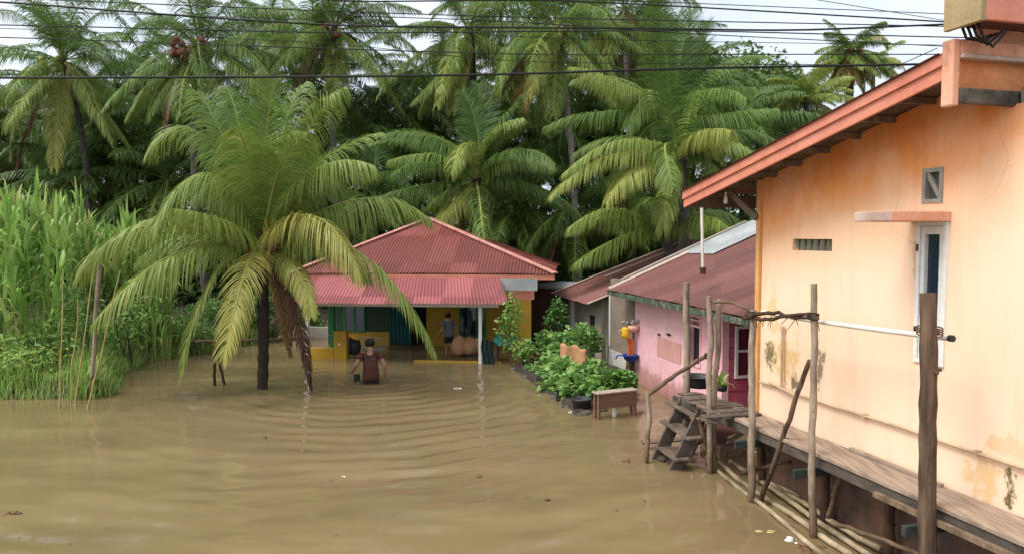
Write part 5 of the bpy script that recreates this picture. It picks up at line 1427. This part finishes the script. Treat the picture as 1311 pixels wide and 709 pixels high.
for i, (u, v, y, r_, lab) in enumerate([(1041, 404, 8.24, .062, 'dark twine lashing on the pale tall pole where the branch crosses'), (963, 402, 9.38, .062, 'dark twine lashing on the corner pole where the thin rail ends'), (907, 455, 10.7, .056, 'twine lashing on the wavy pole where the stair rail meets it')]):
    b0 = at_y(u, v, y); rp = MB()
    for k in range(5): rp.tube([np.array([b0[0] + r_ * math.cos(a), y + r_ * math.sin(a), b0[2] + .014 * k - .03 + .012 * math.sin(a + k)]) for a in np.linspace(0, 2 * PI, 14)], .007, 5)
    rp.tube([b0 + np.array([.02, -r_, -.03]), b0 + np.array([.04, -r_ - .02, -.16])], .005, 4)
    tag(rp.build('rope_lashing', M['post_dark']), lab, 'rope')
pole('prop_stick', on_z(921, 588) - np.array([0, 0, .2]), at_y(886, 528, 10.9), .026, .02, 'post', 'thin slanting stick leaning against the underside of the stair head', 'stick', seed=131)
pole('prop_stick', on_z(868, 590) - np.array([0, 0, .2]), at_y(908, 540, 10.9), .028, .022, 'post', 'slanting stick crossing under the stair treads', 'stick', seed=132)
pole('prop_stick', on_z(948, 606, .25), at_y(1012, 590, 9.0), .028, .022, 'post_dark', 'low stick laid between the corner pole and the pale tall pole', 'stick', seed=133)


def build_stair():
    top = on_z(880, 512, .93); foot = on_z(828, 594, 0)
    root = thing('wooden_stair', tuple(foot), 'broken dark wooden stair going down from the walkway into the flood', 'stair')
    n_ = np.array([-(top - foot)[1], (top - foot)[0], 0]); n_ = n_ / np.linalg.norm(n_); n_ = n_ if n_[1] < 0 else -n_
    a = foot + np.array([.05, .25, -.35]); b_ = top + np.array([.05, .25, .0])
    near = n_ * .58
    for off in (np.zeros(3), near): MB().bar(a + off, b_ + off, .05, .20).build('stringer', M['plank_dark'], root, .008)
    for k, f in enumerate((.36, .62, .86)):
        p = a + (b_ - a) * f; q = MB()
        q.bar(p - n_ * (.10 + .06 * k) + np.array([.04 - .05 * k, 0, .06 + .03 * (k == 1)]), p + near + n_ * .12 + np.array([.03 * k, 0, .06 - .035 * k]), .24, .035); q.build('tread', M['plank_mid'], root, .006)
    rg = np.random.default_rng(140)
    pole('prop', on_z(915, 600), at_y(894, 535, 10.6), .03, .026, 'post', '', '', parent=root, seed=96)
    return root


build_stair()
for (u0, v0, z0, u1, v1, z1, w_, lab) in [(822, 566, .10, 884, 561, .16, .16, 'dark wet board lying across the foot of the stair'), (845, 588, .02, 905, 560, .22, .14, 'broken board slanting beneath the stair treads'), (872, 528, .62, 905, 560, .30, .13, 'loose grey board hanging under the stair head'),
                                          (930, 566, .45, 955, 552, .62, .12, 'short board wedged between the stair poles and the corner pole'), (900, 536, .80, 958, 548, .78, .10, 'narrow plank nailed across the poles at the stair head')]:
    MBx = MB().bar(on_z(u0, v0, z0), on_z(u1, v1, z1), w_, .03); tag(MBx.build('loose_board', M['plank_mid'], None, .005), lab, 'board')
# things on the far platform
c = on_z(894, 495, .98)
root = thing('plastic_basin', tuple(c), 'round black plastic basin standing on the walkway platform by the pink wall', 'basin')
MB().lathe(c, [(.001, .01), (.17, 0), (.20, .06), (.235, .17), (.25, .175), (.25, .185), (.225, .18), (.19, .06), (.16, .02), (.001, .02)], 22).build('bowl', M['black'], root)
c = on_z(924, 500, .98); rng = np.random.default_rng(97)
root = thing('potted_plant', tuple(c), 'small light green plant beside the black basin on the platform', 'plant')
V, Q, t = blade_set(np.repeat(c[None], 26, 0) + rng.normal(0, .03, (26, 3)) * np.array([1, 1, 0]), .36, .055, .7, rng, 5, (.5, .9)); np_mesh('leaves', V, Q, M['grass'], root, t)
MB().lathe(c, [(.001, .0), (.07, 0), (.09, .09), (.08, .09), (.001, .08)], 12).build('pot', M['black'], root)
# bamboo poles afloat beside the walkway
for i, (u0, v0, u1, v1, r_) in enumerate([(905, 588, 1062, 716, .036), (922, 592, 1092, 712, .042), (935, 590, 1118, 714, .038), (985, 618, 1128, 703, .040), (950, 600, 1040, 640, .03)]):
    a, b_ = on_z(u0, v0, .03 + .012 * i), on_z(u1, v1, .03 + .012 * i)
    rng = np.random.default_rng(200 + i); n = 34; rr = [r_ * .82 * (1.12 if k % 4 == 0 else 1.0) for k in range(n)]
    tag(MB().tube(pole_pts(a, b_, rng, n, .003), rr, 9).build('bamboo_pole', M['bamboo']),
        'long pale bamboo pole floating in the bundle beside the walkway posts', 'bamboo pole', 'bamboo poles floating along the walkway')
# junk under the walkway
c = on_z(925, 578); m_ = MB(); f_ = Frame(c[0], c[1], math.sin(A15), -math.cos(A15))
m_.box(f_, -.35, .25, -.2, .2, -.05, .17); tag(m_.build('wooden_crate', M['plank'], None, .01), 'weathered wooden crate stuck under the walkway behind the stair poles', 'crate')
V, Q = corrugated(lambda s: (f_.p(s, .28, .30), f_.p(s, -.25, .42), (0, 0, 1)), -.45, .35, .10, .018, 3, 6)
tag(np_mesh('roof_sheet', V, Q, M['roof_old'], None, smooth=True), 'scrap of rusty corrugated sheet lying on the crate under the walkway', 'metal sheet')
c = on_z(974, 612, .0)
root = thing('plastic_jerrycan', tuple(c), 'white plastic jerrycan afloat under the walkway behind the corner pole', 'jerrycan')
mm = MB(); mm.lathe(c + np.array([0, .25, -.04]), [(.001, 0), (.10, .01), (.115, .08), (.11, .32), (.06, .42), (.035, .45), (.035, .50), (.001, .5)], 14, sx=1.0, sy=.7); mm.build('body', M['foam'], root)
MB().lathe(c + np.array([0, .25, .46]), [(.045, 0), (.045, .04), (.001, .045)], 12).build('cap', M['blue'], root)
rng = np.random.default_rng(98)
for (u, v, mt, r_, lab) in [(1012, 692, 'foam', .11, 'crumpled whitish plastic bag floating beside the bamboo poles'), (1040, 702, 'deadleaf', .16, 'brown soggy leaf litter drifting against the bamboo poles'), (986, 680, 'straw', .10, 'yellowish scum patch floating left of the plastic bag'), (585, 497, 'foam', .07, 'pale floating scrap on the wave right of the wading person'),
                            (612, 610, 'deadleaf', .05, 'dark leaf drifting in mid water'), (803, 591, 'deadleaf', .08, 'dark twig litter floating left of the stair foot'), (730, 528, 'foam', .05, 'small white scrap floating beside the plant bed'), (18, 657, 'deadleaf', .09, 'brown leaf scrap floating at the lower left'), (520, 486, 'deadleaf', .04, 'small dark scrap floating just right of the wading person'), (340, 560, 'deadleaf', .035, 'larger ragged brown leaf litter adrift at left centre'), (700, 640, 'deadleaf', .03, 'ragged leaf litter adrift between the stair and the picture foot'), (225, 505, 'deadleaf', .05, 'dark sodden leaf floating left of the stick fence'), (440, 610, 'foam', .025, 'tiny pale fleck floating in the lower middle water'), (1130, 655, 'foam', .07, 'white plastic scrap caught on the bamboo poles by the near support')]:
    c = on_z(u, v); mm = MB()
    for k in range(7):
        a = rng.uniform(0, 2 * PI); q = c + np.array([math.cos(a) * r_ * rng.random() * 1.4, math.sin(a) * r_ * rng.random(), rng.uniform(-.01, .012)])
        h_ = rng.uniform(.006, .02) if mt != 'foam' else rng.uniform(.01, .05) * r_ * 8
        mm.lathe(q, [(.001, -.02), (r_ * rng.uniform(.3, .6), -.005), (r_ * rng.uniform(.2, .5), h_ * .6), (.001, h_)], 7, sx=rng.uniform(.6, 1.3), sy=rng.uniform(.5, 1))
    tag(mm.build('floating_litter', M[mt]), lab, 'litter')

rng = np.random.default_rng(150)
for k in range(16):
    c = on_z(rng.uniform(20, 860), rng.uniform(520, 700)); c[2] = .004; a = rng.uniform(0, 6.3); r_ = rng.uniform(.018, .04); d_ = np.array([math.cos(a), math.sin(a), 0]); e_ = np.array([-d_[1], d_[0], 0])
    tag(MB().add([c - d_ * r_, c + e_ * r_ * .4 + [0, 0, .006], c + d_ * r_ + [0, 0, .012], c - e_ * r_ * .4 + [0, 0, .004]], [(0, 1, 2), (0, 2, 3)]).build('leaf_fleck', M['deadleaf']), 'tiny loose brown leaf fleck adrift on the open brown water', 'leaf', 'leaf flecks adrift on the water')

# ------------------------------------------------------------------ garden bed
def build_garden():
    pts = [on_z(u, v) for u, v in ((655, 471), (682, 489), (712, 511), (742, 532), (772, 524), (806, 510), (812, 478), (770, 466), (742, 455), (700, 450))]
    root = thing('garden_bed', (1.5, 16.5, -.6), 'low dark earth bed edged with stones, half under water beside the grey shed', 'garden bed')
    m_ = MB(); n = len(pts); c = sum(pts) / n
    ring0 = [tuple(p + np.array([0, 0, -.6])) for p in pts]; ring1 = [tuple(p + np.array([0, 0, .06])) for p in pts]; ring2 = [tuple(c + (p - c) * .85 + np.array([0, 0, .14])) for p in pts]
    m_.add(ring0 + ring1 + ring2 + [tuple(c + np.array([0, 0, .18]))], [(i, (i + 1) % n, n + (i + 1) % n, n + i) for i in range(n)] + [(n + i, n + (i + 1) % n, 2 * n + (i + 1) % n, 2 * n + i) for i in range(n)] + [(2 * n + i, 2 * n + (i + 1) % n, 3 * n) for i in range(n)], 0, True)
    m_.build('earth', M['soil'], root)
    rng = np.random.default_rng(110)
    for k in range(34):
        i = rng.integers(0, 4); t_ = rng.random(); p = pts[i] + (pts[i + 1] - pts[i]) * t_
        r_ = rng.uniform(.05, .12); MB().lathe(p + np.array([0, 0, -.02]), [(.001, -.05), (r_, .0), (r_ * .8, r_ * .6), (.001, r_ * .8)], 8, sx=rng.uniform(.7, 1.2), sy=rng.uniform(.7, 1.2)).build('edge_stone', M['mossy'], root)
    # leafy plants; each with its own stems
    lab0 = 'bushy green leafy plant in the flooded garden bed'
    spots = [(700, 470, 18.0, .42, .34, 'lowest leafy plant at the bed\'s far left corner by the water'), (722, 478, 17.1, .46, .42, 'leafy plant in front of the cardboard in the garden bed'), (716, 494, 16.2, .42, .36, 'leafy plant on the bed\'s water edge, halfway along'),
             (742, 500, 15.2, .46, .44, 'leafy plant with one yellow leaf, over the black tub'), (752, 484, 15.6, .42, .42, 'leafy plant left of the blue cloth'), (725, 458, 18.6, .50, .42, 'leafy plant behind the cardboard'), (738, 437, 19.0, .62, .45, 'tallest leafy plant in front of the shed corner'),
             (705, 442, 19.6, .50, .48, 'upper left leafy plant beside the brick outbuilding'), (776, 492, 14.9, .34, .28, 'small leafy plant right of the black tub'), (795, 488, 15.0, .22, .26, 'upright leafy plant in the dark pot beside the grey wall')]
    for i, (u, v, y, r_, h_, lab) in enumerate(spots):
        c = at_y(u, v, y); r3 = (r_ * 1.1, r_ * .95, h_ * .9)
        rt = thing('leafy_plant', (c[0], c[1], .1), lab, 'plant'); rg = np.random.default_rng(300 + i)
        P = clump_points(c, r3, 560, rg, 18, .55); P = P[P[:, 2] > .05]
        out = unit((P - c) * np.array([1, 1, .5]) + rg.normal(0, .12, P.shape))
        V, Q, t = leaves(P, .155, rg, up=.8, aspect=.78, tint=(.2, .92), dirs=out); np_mesh('foliage', V, Q, M['garden'], rt, t)
        s_ = MB()
        for k in range(12):
            e = P[rg.integers(0, len(P))]; b0 = np.array([c[0] + rg.normal(0, .08), c[1] + rg.normal(0, .08), .08]); s_.tube([b0, (b0 + e) / 2 + rg.normal(0, .03, 3), e], [.012, .009, .005], 5)
        s_.build('stem', M['greennut'], rt)
    # taller single plants
    for (u, vt, vb, y, lab, sd, nn_) in [(655, 388, 452, 19.2, 'slender light green sapling in front of the yellow end wall', 1, 480), (712, 392, 440, 20.5, 'dark green broad leaved plant against the brick outbuilding', 2, 420), (668, 438, 468, 18.8, 'pale thin weed at the left tip of the garden bed', 3, 260)]:
        a, b_ = at_y(u, vt, y), at_y(u, vb, y); rg = np.random.default_rng(320 + sd); rt = thing('sapling', (b_[0], b_[1], 0), lab, 'plant')
        hh = a[2] - b_[2]; P = clump_points((a + b_) / 2 + np.array([0, 0, .1]), (.36, .3, hh * .62), nn_, rg, 18, .3)
        V, Q, t = leaves(P, .13, rg, up=.5, aspect=.55, tint=(.5, .98) if sd != 2 else (.05, .5)); np_mesh('foliage', V, Q, M['garden'], rt, t)
        s_ = MB()
        for k in range(4):
            e = P[rg.integers(0, len(P))]; s_.tube([(b_[0], b_[1], -.1), (b_ + e) / 2 + rg.normal(0, .04, 3), e], [.016, .011, .005], 5)
        s_.build('stem', M['post'], rt)
    # pots and tubs
    for (u, v, r_, h_, mt, lab) in [(746, 529, .20, .27, 'black', 'black plastic tub at the water\'s edge under the leafy plant'), (801, 508, .19, .30, 'black', 'dark pot standing beside the brown table'), (722, 514, .15, .22, 'black', 'small black pot on the water edge of the garden bed'), (694, 494, .13, .2, 'black', 'black pot nearest the far left tip of the bed')]:
        c = on_z(u, v, .0); tag(MB().lathe(c + np.array([0, r_, -.05]), [(.001, 0), (r_ * .75, 0), (r_ * .98, h_), (r_ * 1.06, h_ + .01), (r_ * 1.06, h_ + .04), (r_ * .92, h_ + .04), (r_ * .85, h_ - .03), (.001, h_ - .04)], 18).build('plant_pot', M[mt]), lab, 'pot')
    # cardboard, blue cloth
    c = at_y(735, 452, 17.6); f_ = Frame(c[0], c[1], .92, -.3)
    rg = np.random.default_rng(330); V = []
    for i in range(12):
        for k in range(8):
            V.append(f_.p(-.32 + .64 * i / 11, .10 * k / 7 + .05 * math.sin(i * .8) + .05 * rg.random(), c[2] + .22 - .52 * k / 7 - .12 * (i / 11) ** 2 + .03 * math.sin(i * 1.3)))
    I = np.arange(96).reshape(12, 8); Q = np.stack([I[:-1, :-1], I[1:, :-1], I[1:, 1:], I[:-1, 1:]], -1).reshape(-1, 4)
    o = np_mesh('wet_cardboard', np.array(V), Q, M['carton'], smooth=False); sm_ = o.modifiers.new('thick', 'SOLIDIFY'); sm_.thickness = .012
    tag(o, 'torn brown cardboard lying among the garden plants', 'cardboard')
    c = at_y(776, 480, 15.7); V = []; n1, n2 = 18, 12
    for i in range(n1):
        for k in range(n2):
            a, b_ = i / (n1 - 1) * 2 - 1, k / (n2 - 1) * 2 - 1; e = max(0, 1 - (abs(a) ** 3 + abs(b_) ** 3))
            V.append((c[0] + a * .32, c[1] + b_ * .25, .18 + .30 * e ** .5 + .035 * math.sin(5 * a + 3 * b_) * e + .02 * math.sin(11 * a - 7 * b_) * e))
    I = np.arange(n1 * n2).reshape(n1, n2); Q = np.stack([I[:-1, :-1], I[1:, :-1], I[1:, 1:], I[:-1, 1:]], -1).reshape(-1, 4)
    tag(np_mesh('blue_cloth', np.array(V), Q, M['denim'], smooth=True), 'crumpled blue cloth heaped behind the brown table', 'cloth')
    # table
    a, b_ = on_z(766, 537), on_z(815, 531); f_ = Frame(a[0], a[1], b_[0] - a[0], b_[1] - a[1]); ln = float(np.linalg.norm((b_ - a)[:2]))
    ztab = f_.px(766, 503, 0)[1]; zbot = f_.px(766, 524, 0)[1]
    root = thing('wooden_table', tuple(a), 'small brown wooden table with a deep front board standing in the water', 'table')
    MB().box(f_, -.03, ln + .03, -.20, .03, ztab - .03, ztab).build('tabletop', M['tabletop'], root, .006)
    MB().box(f_, .03, ln - .03, -.03, 0, zbot, ztab - .032).build('front_board', M['tablewood'], root, .005)
    for s in (0, ln - .05):
        for d in (-.05, -.18): MB().box(f_, s, s + .05, d, d + .05, -.7, ztab - .033).build('leg', M['tablewood'], root, .004)
    MB().box(f_, ln * .45, ln * .45 + .06, -.12, -.07, -.7, ztab - .033).build('leg', M['white'], root, .004)
    # washing things hung on the pink wall's corner
    fr = PF; c = np.array(fr.p(.12, .18, 0))
    zh = fr.px(822, 418, .15)[1]
    root = thing('hanging_jug', tuple(c + np.array([-.05, 0, zh - .4])), 'yellow plastic jug hanging on the pink wall corner', 'jug')
    j = c + np.array([-.08, -.02, zh - .36]); MB().lathe(j, [(.001, 0), (.09, .01), (.10, .1), (.095, .24), (.07, .28), (.001, .27)], 14).build('body', M['jug'], root)
    MB().tube([j + np.array([-.09, 0, .22]), j + np.array([-.15, 0, .2]), j + np.array([-.15, 0, .08]), j + np.array([-.09, 0, .05])], .014, 6).build('handle', M['jug'], root)
    root = thing('hanging_bowl', tuple(c + np.array([.08, 0, zh - .1])), 'peach plastic bowl hanging beside the yellow jug', 'bowl')
    q = c + np.array([.10, -.05, zh - .20]); MB().lathe(q, [(.001, .0), (.07, .005), (.13, .08), (.14, .16), (.128, .16), (.06, .02), (.001, .018)], 16).build('bowl', M['peachplastic'], root)
    rg = np.random.default_rng(340); ba = MB()
    for k in range(10): p = c + np.array([rg.normal(0.02, .10), rg.normal(-.02, .05), zh + rg.uniform(-.04, .06)]); ba.lathe(p, [(.001, -.03), (.04, -.01), (.05, .03), (.001, .05)], 8)
    tag(ba.build('kitchen_scourers', M['vent']), 'grey bundle of kitchen scrubbers hung above the yellow jug', 'scrubbers')
    cl = MB(); 
    for k in range(3): p = c + np.array([-.02 + .05 * k, -.03, zh - .36]); cl.tube([p, p + np.array([.01, 0, -.18]), p + np.array([.0, .01, -.38])], [.03, .035, .028], 7)
    tag(cl.build('orange_rag', M['orangecloth']), 'orange rag hanging below the yellow jug', 'rag')
    zb_ = fr.px(818, 463, .2)[1]; q = c + np.array([.02, -.06, zb_ - .05])
    root = thing('blue_dipper', tuple(q), 'blue plastic basin hanging below the orange rag', 'basin')
    bs = MB().lathe(q, [(.001, .0), (.13, 0), (.185, .11), (.20, .115), (.20, .125), (.175, .12), (.12, .015), (.001, .012)], 18); bs.build('bowl', M['blue'], root)
    MB().tube([q + np.array([-.19, 0, .11]), q + np.array([-.30, .02, .10]), q + np.array([-.34, .02, .03])], .02, 7).build('handle', M['blue'], root)
    pole('corner_post', np.array(fr.p(-.02, .12, -.6)), np.array(fr.p(-.02, .12, zb_ - .06)), .085, .08, 'post_dark', 'thick dark wooden stump at the pink wall corner under the blue basin', 'post', seed=120)


build_garden()


# ------------------------------------------------------------------ people
def skin_mesh(name, pts, edges, mat, parent, root_i=0, sub=2):
    """pts: list of (x,y,z,rx[,ry]) relative to parent"""
    me = bpy.data.meshes.new(name); me.from_pydata([p[:3] for p in pts], edges, []); o = bpy.data.objects.new(name, me); COL.objects.link(o); me.materials.append(mat)
    o.parent = parent
    sk = o.modifiers.new('skin', 'SKIN'); sk.use_smooth_shade = True; sk.branch_smoothing = .4
    lay = me.skin_vertices[0] if me.skin_vertices else None
    if lay is None:
        bm = bmesh.new(); bm.from_mesh(me); bm.verts.layers.skin.verify(); bm.to_mesh(me); bm.free(); lay = me.skin_vertices[0]
    for i, p in enumerate(pts):
        lay.data[i].radius = (p[3], p[4] if len(p) > 4 else p[3]); lay.data[i].use_root = (i == root_i)
    s = o.modifiers.new('sub', 'SUBSURF'); s.levels = sub; s.render_levels = sub
    return o


def build_person(loc, yaw, label, shirt, lower, scale=1.0, left=((-.27, .00, .98), (-.37, .10, .86)), right=((.27, -.03, .96), (.30, .02, .74)), lean=.06, sink=0.0):
    """z from the soles; stands facing +Y before yaw"""
    root = thing('person', tuple(loc), label, 'person'); root.rotation_euler = (0, 0, yaw); root.scale = (scale * 1.08, scale * 1.05, scale)
    L = lean
    P = [(0, 0, .88, .135, .10), (0, .01, 1.02, .125, .09), (0, .02 + L * .5, 1.18, .14, .10), (0, .03 + L, 1.32, .13, .09), (0, .04 + L, 1.41, .055), (0, .06 + L * 1.3, 1.445, .06), (0, .08 + L * 1.5, 1.51, .095, .11), (0, .08 + L * 1.6, 1.59, .085, .10)]
    E = [(0, 1), (1, 2), (2, 3), (3, 4), (4, 5), (5, 6), (6, 7)]
    for sx, (el, wr) in ((-1, left), (1, right)):
        i0 = len(P); P += [(sx * .17, .03 + L, 1.33, .055), (*el, .042), (*wr, .030)]
        E += [(3, i0), (i0, i0 + 1), (i0 + 1, i0 + 2)]
        d = Vector(wr) - Vector(el); d.normalize(); hd = Vector(wr) + d * .07
        P.append((*hd, .034, .02)); E.append((i0 + 2, i0 + 3))
        sd = d.cross(Vector((0, 0, 1))).normalized()
        for k in range(4):
            f0 = hd + sd * (.028 - .019 * k) + d * .03; f1 = f0 + d * (.045 if k in (1, 2) else .034) + Vector((0, 0, -.012))
            j = len(P); P += [(*f0, .010), (*f1, .008)]; E += [(i0 + 3, j), (j, j + 1)]
        th = Vector(wr) + sd * .04 + d * .045; j = len(P); P.append((*th, .010)); E.append((i0 + 3, j))
    for sx in (-1, 1):
        i0 = len(P); P += [(sx * .09, 0, .80, .085), (sx * .10, .02, .46, .055), (sx * .10, -.01, .10, .038), (sx * .11, .12, .035, .035)]
        E += [(0, i0), (i0, i0 + 1), (i0 + 1, i0 + 2), (i0 + 2, i0 + 3)]
    body = skin_mesh('body', P, E, M['skin'], root)
    # face: nose, eyes, ears on the far side of the head
    hc = Vector((0, .08 + L * 1.5, 1.52))
    T = [(0, .03 + L, 1.375, .10, .085), (0, .03 + L, 1.30, .175, .115), (0, .02 + L * .6, 1.15, .165, .125), (0, .0, 1.0, .172, .13), (0, -.01, .84, .185, .14), (0, -.01, .74, .185, .14)]
    Et = [(0, 1), (1, 2), (2, 3), (3, 4), (4, 5)]
    for sx, (el, wr) in ((-1, left), (1, right)):
        j = len(T); mid = Vector((sx * .18, .03 + L, 1.32)).lerp(Vector(el), .62)
        T += [(sx * .17, .03 + L, 1.32, .085), (*mid, .068)]; Et += [(1, j), (j, j + 1)]
    skin_mesh('shirt', T, Et, shirt, root)
    S = [(0, -.0, .90, .168, .128), (0, 0, .80, .15, .12), (-.09, 0, .74, .10), (-.10, .015, .50, .085), (.09, 0, .74, .10), (.10, .015, .50, .085)]
    skin_mesh('shorts', S, [(0, 1), (1, 2), (2, 3), (1, 4), (4, 5)], lower, root)
    Hh = [(hc.x, hc.y - .07, hc.z - .075, .095, .085), (hc.x, hc.y - .045, hc.z + .03, .125, .125), (hc.x, hc.y + .02, hc.z + .115, .10, .11)]
    skin_mesh('hair', Hh, [(0, 1), (1, 2)], M['hair'], root)
    return root


pl = np.array(PERSON); pl[2] = -.74
pr = build_person(pl, math.radians(14), 'person wading thigh deep in a maroon shirt seen from behind, sandals in the left hand', M['maroon'], M['shorts'], 1.06,
                  left=((-.29, .02, 1.10), (-.34, .16, .98)), right=((.27, -.02, 1.10), (.29, .04, .90)), lean=.15)
sm = MB(); q = np.array(pl) + np.array([-.36, .18, .86])
for k in range(2):
    sm.bar(q + np.array([.06 * k - .03, 0, .06]), q + np.array([.07 * k - .05, .02, -.14]), .085, .022, up=(0, 1, 0)); sm.tube([q + np.array([.06 * k - .06, -.02, .0]), q + np.array([.06 * k - .03, -.06, -.03]), q + np.array([.06 * k, -.02, .0])], .01, 5)
tag(sm.build('sandals', M['black'], None, .006), 'pair of dark sandals held by the wading person', 'sandals')
s, z = HF.px(575, 440, -1.3); q = np.array(HF.p(s, -1.3, -.06))
build_person(q, math.radians(30), 'young person in a grey blue top standing in the shade of the veranda', M['greyblue'], M['shorts'], .78, lean=.03)

# ------------------------------------------------------------------ overhead cables
CAB = [  # (u0,v0)-(u1,v1)-(u2,v2), radius, label
    ([(-400, 101), (0, 100), (430, 98.5), (640, 96), (870, 88), (1165, 83), (1500, 76)], .017, 'lowest and thickest black cable crossing the whole picture'),
    ([(-400, 38), (0, 48), (430, 63), (700, 71), (870, 70), (1205, 70), (1500, 70)], .008, None), ([(-400, 28), (0, 36), (300, 50), (430, 55), (640, 80), (870, 82), (1205, 84), (1500, 86)], .005, None),
    ([(-400, 28), (0, 32), (430, 43), (870, 39), (1205, 48), (1500, 54)], .009, None), ([(-400, -14), (0, 2), (140, 14), (430, 34), (700, 36), (870, 37), (1020, 41), (1100, 36), (1500, 20)], .014, 'thick wavy cable sagging through the middle of the bundle'),
    ([(-400, -20), (105, 2), (430, 15), (640, 22), (870, 27), (1205, 34), (1500, 42)], .008, None), ([(300, -12), (430, 3), (700, 0), (870, 8.5), (1205, 28), (1500, 48)], .011, 'dark cable entering at the top and dropping right of the lone yellow palm'),
    ([(500, -10), (870, 4), (1205, 18), (1500, 34)], .006, None), ([(950, -14), (1045, 0), (1205, 26), (1500, 72)], .005, 'thin steep cable crossing above the lone yellow palm'),
    ([(430, 20), (640, 27), (870, 43), (1195, 59), (1500, 74)], .007, None), ([(-400, 5), (0, 14), (430, 26), (640, 48), (900, 54), (1205, 58), (1500, 62)], .005, None)]
for k, (pl_, r_, lab) in enumerate(CAB):
    y = 13.6 + .06 * k
    P = np.array([at_y(u, v, y) for u, v in pl_]); xs = np.linspace(P[0, 0], P[-1, 0], 46); 
    pts = np.stack([xs, np.full(46, y), np.interp(xs, P[:, 0], P[:, 2])], -1)
    zz = pts[:, 2].copy()
    for _ in range(4): zz[1:-1] = (zz[:-2] + 2 * zz[1:-1] + zz[2:]) / 4
    pts[:, 2] = zz
    o = MB().tube(pts, r_ * 1.3, 6).build('power_cable', M['cable'])
    tag(o, lab or 'thin black overhead cable in the bundle above the lowest thick cable', 'cable', 'overhead cables')
a, b_ = at_y(1075, 118, 20), at_y(1200, 62, 13.0)
tag(MB().tube([a + (b_ - a) * t_ for t_ in np.linspace(-.5, 1, 12)], .008, 6).build('service_cable', M['cable']), 'thin cable rising steeply behind the orange house roof', 'cable', 'overhead cables')
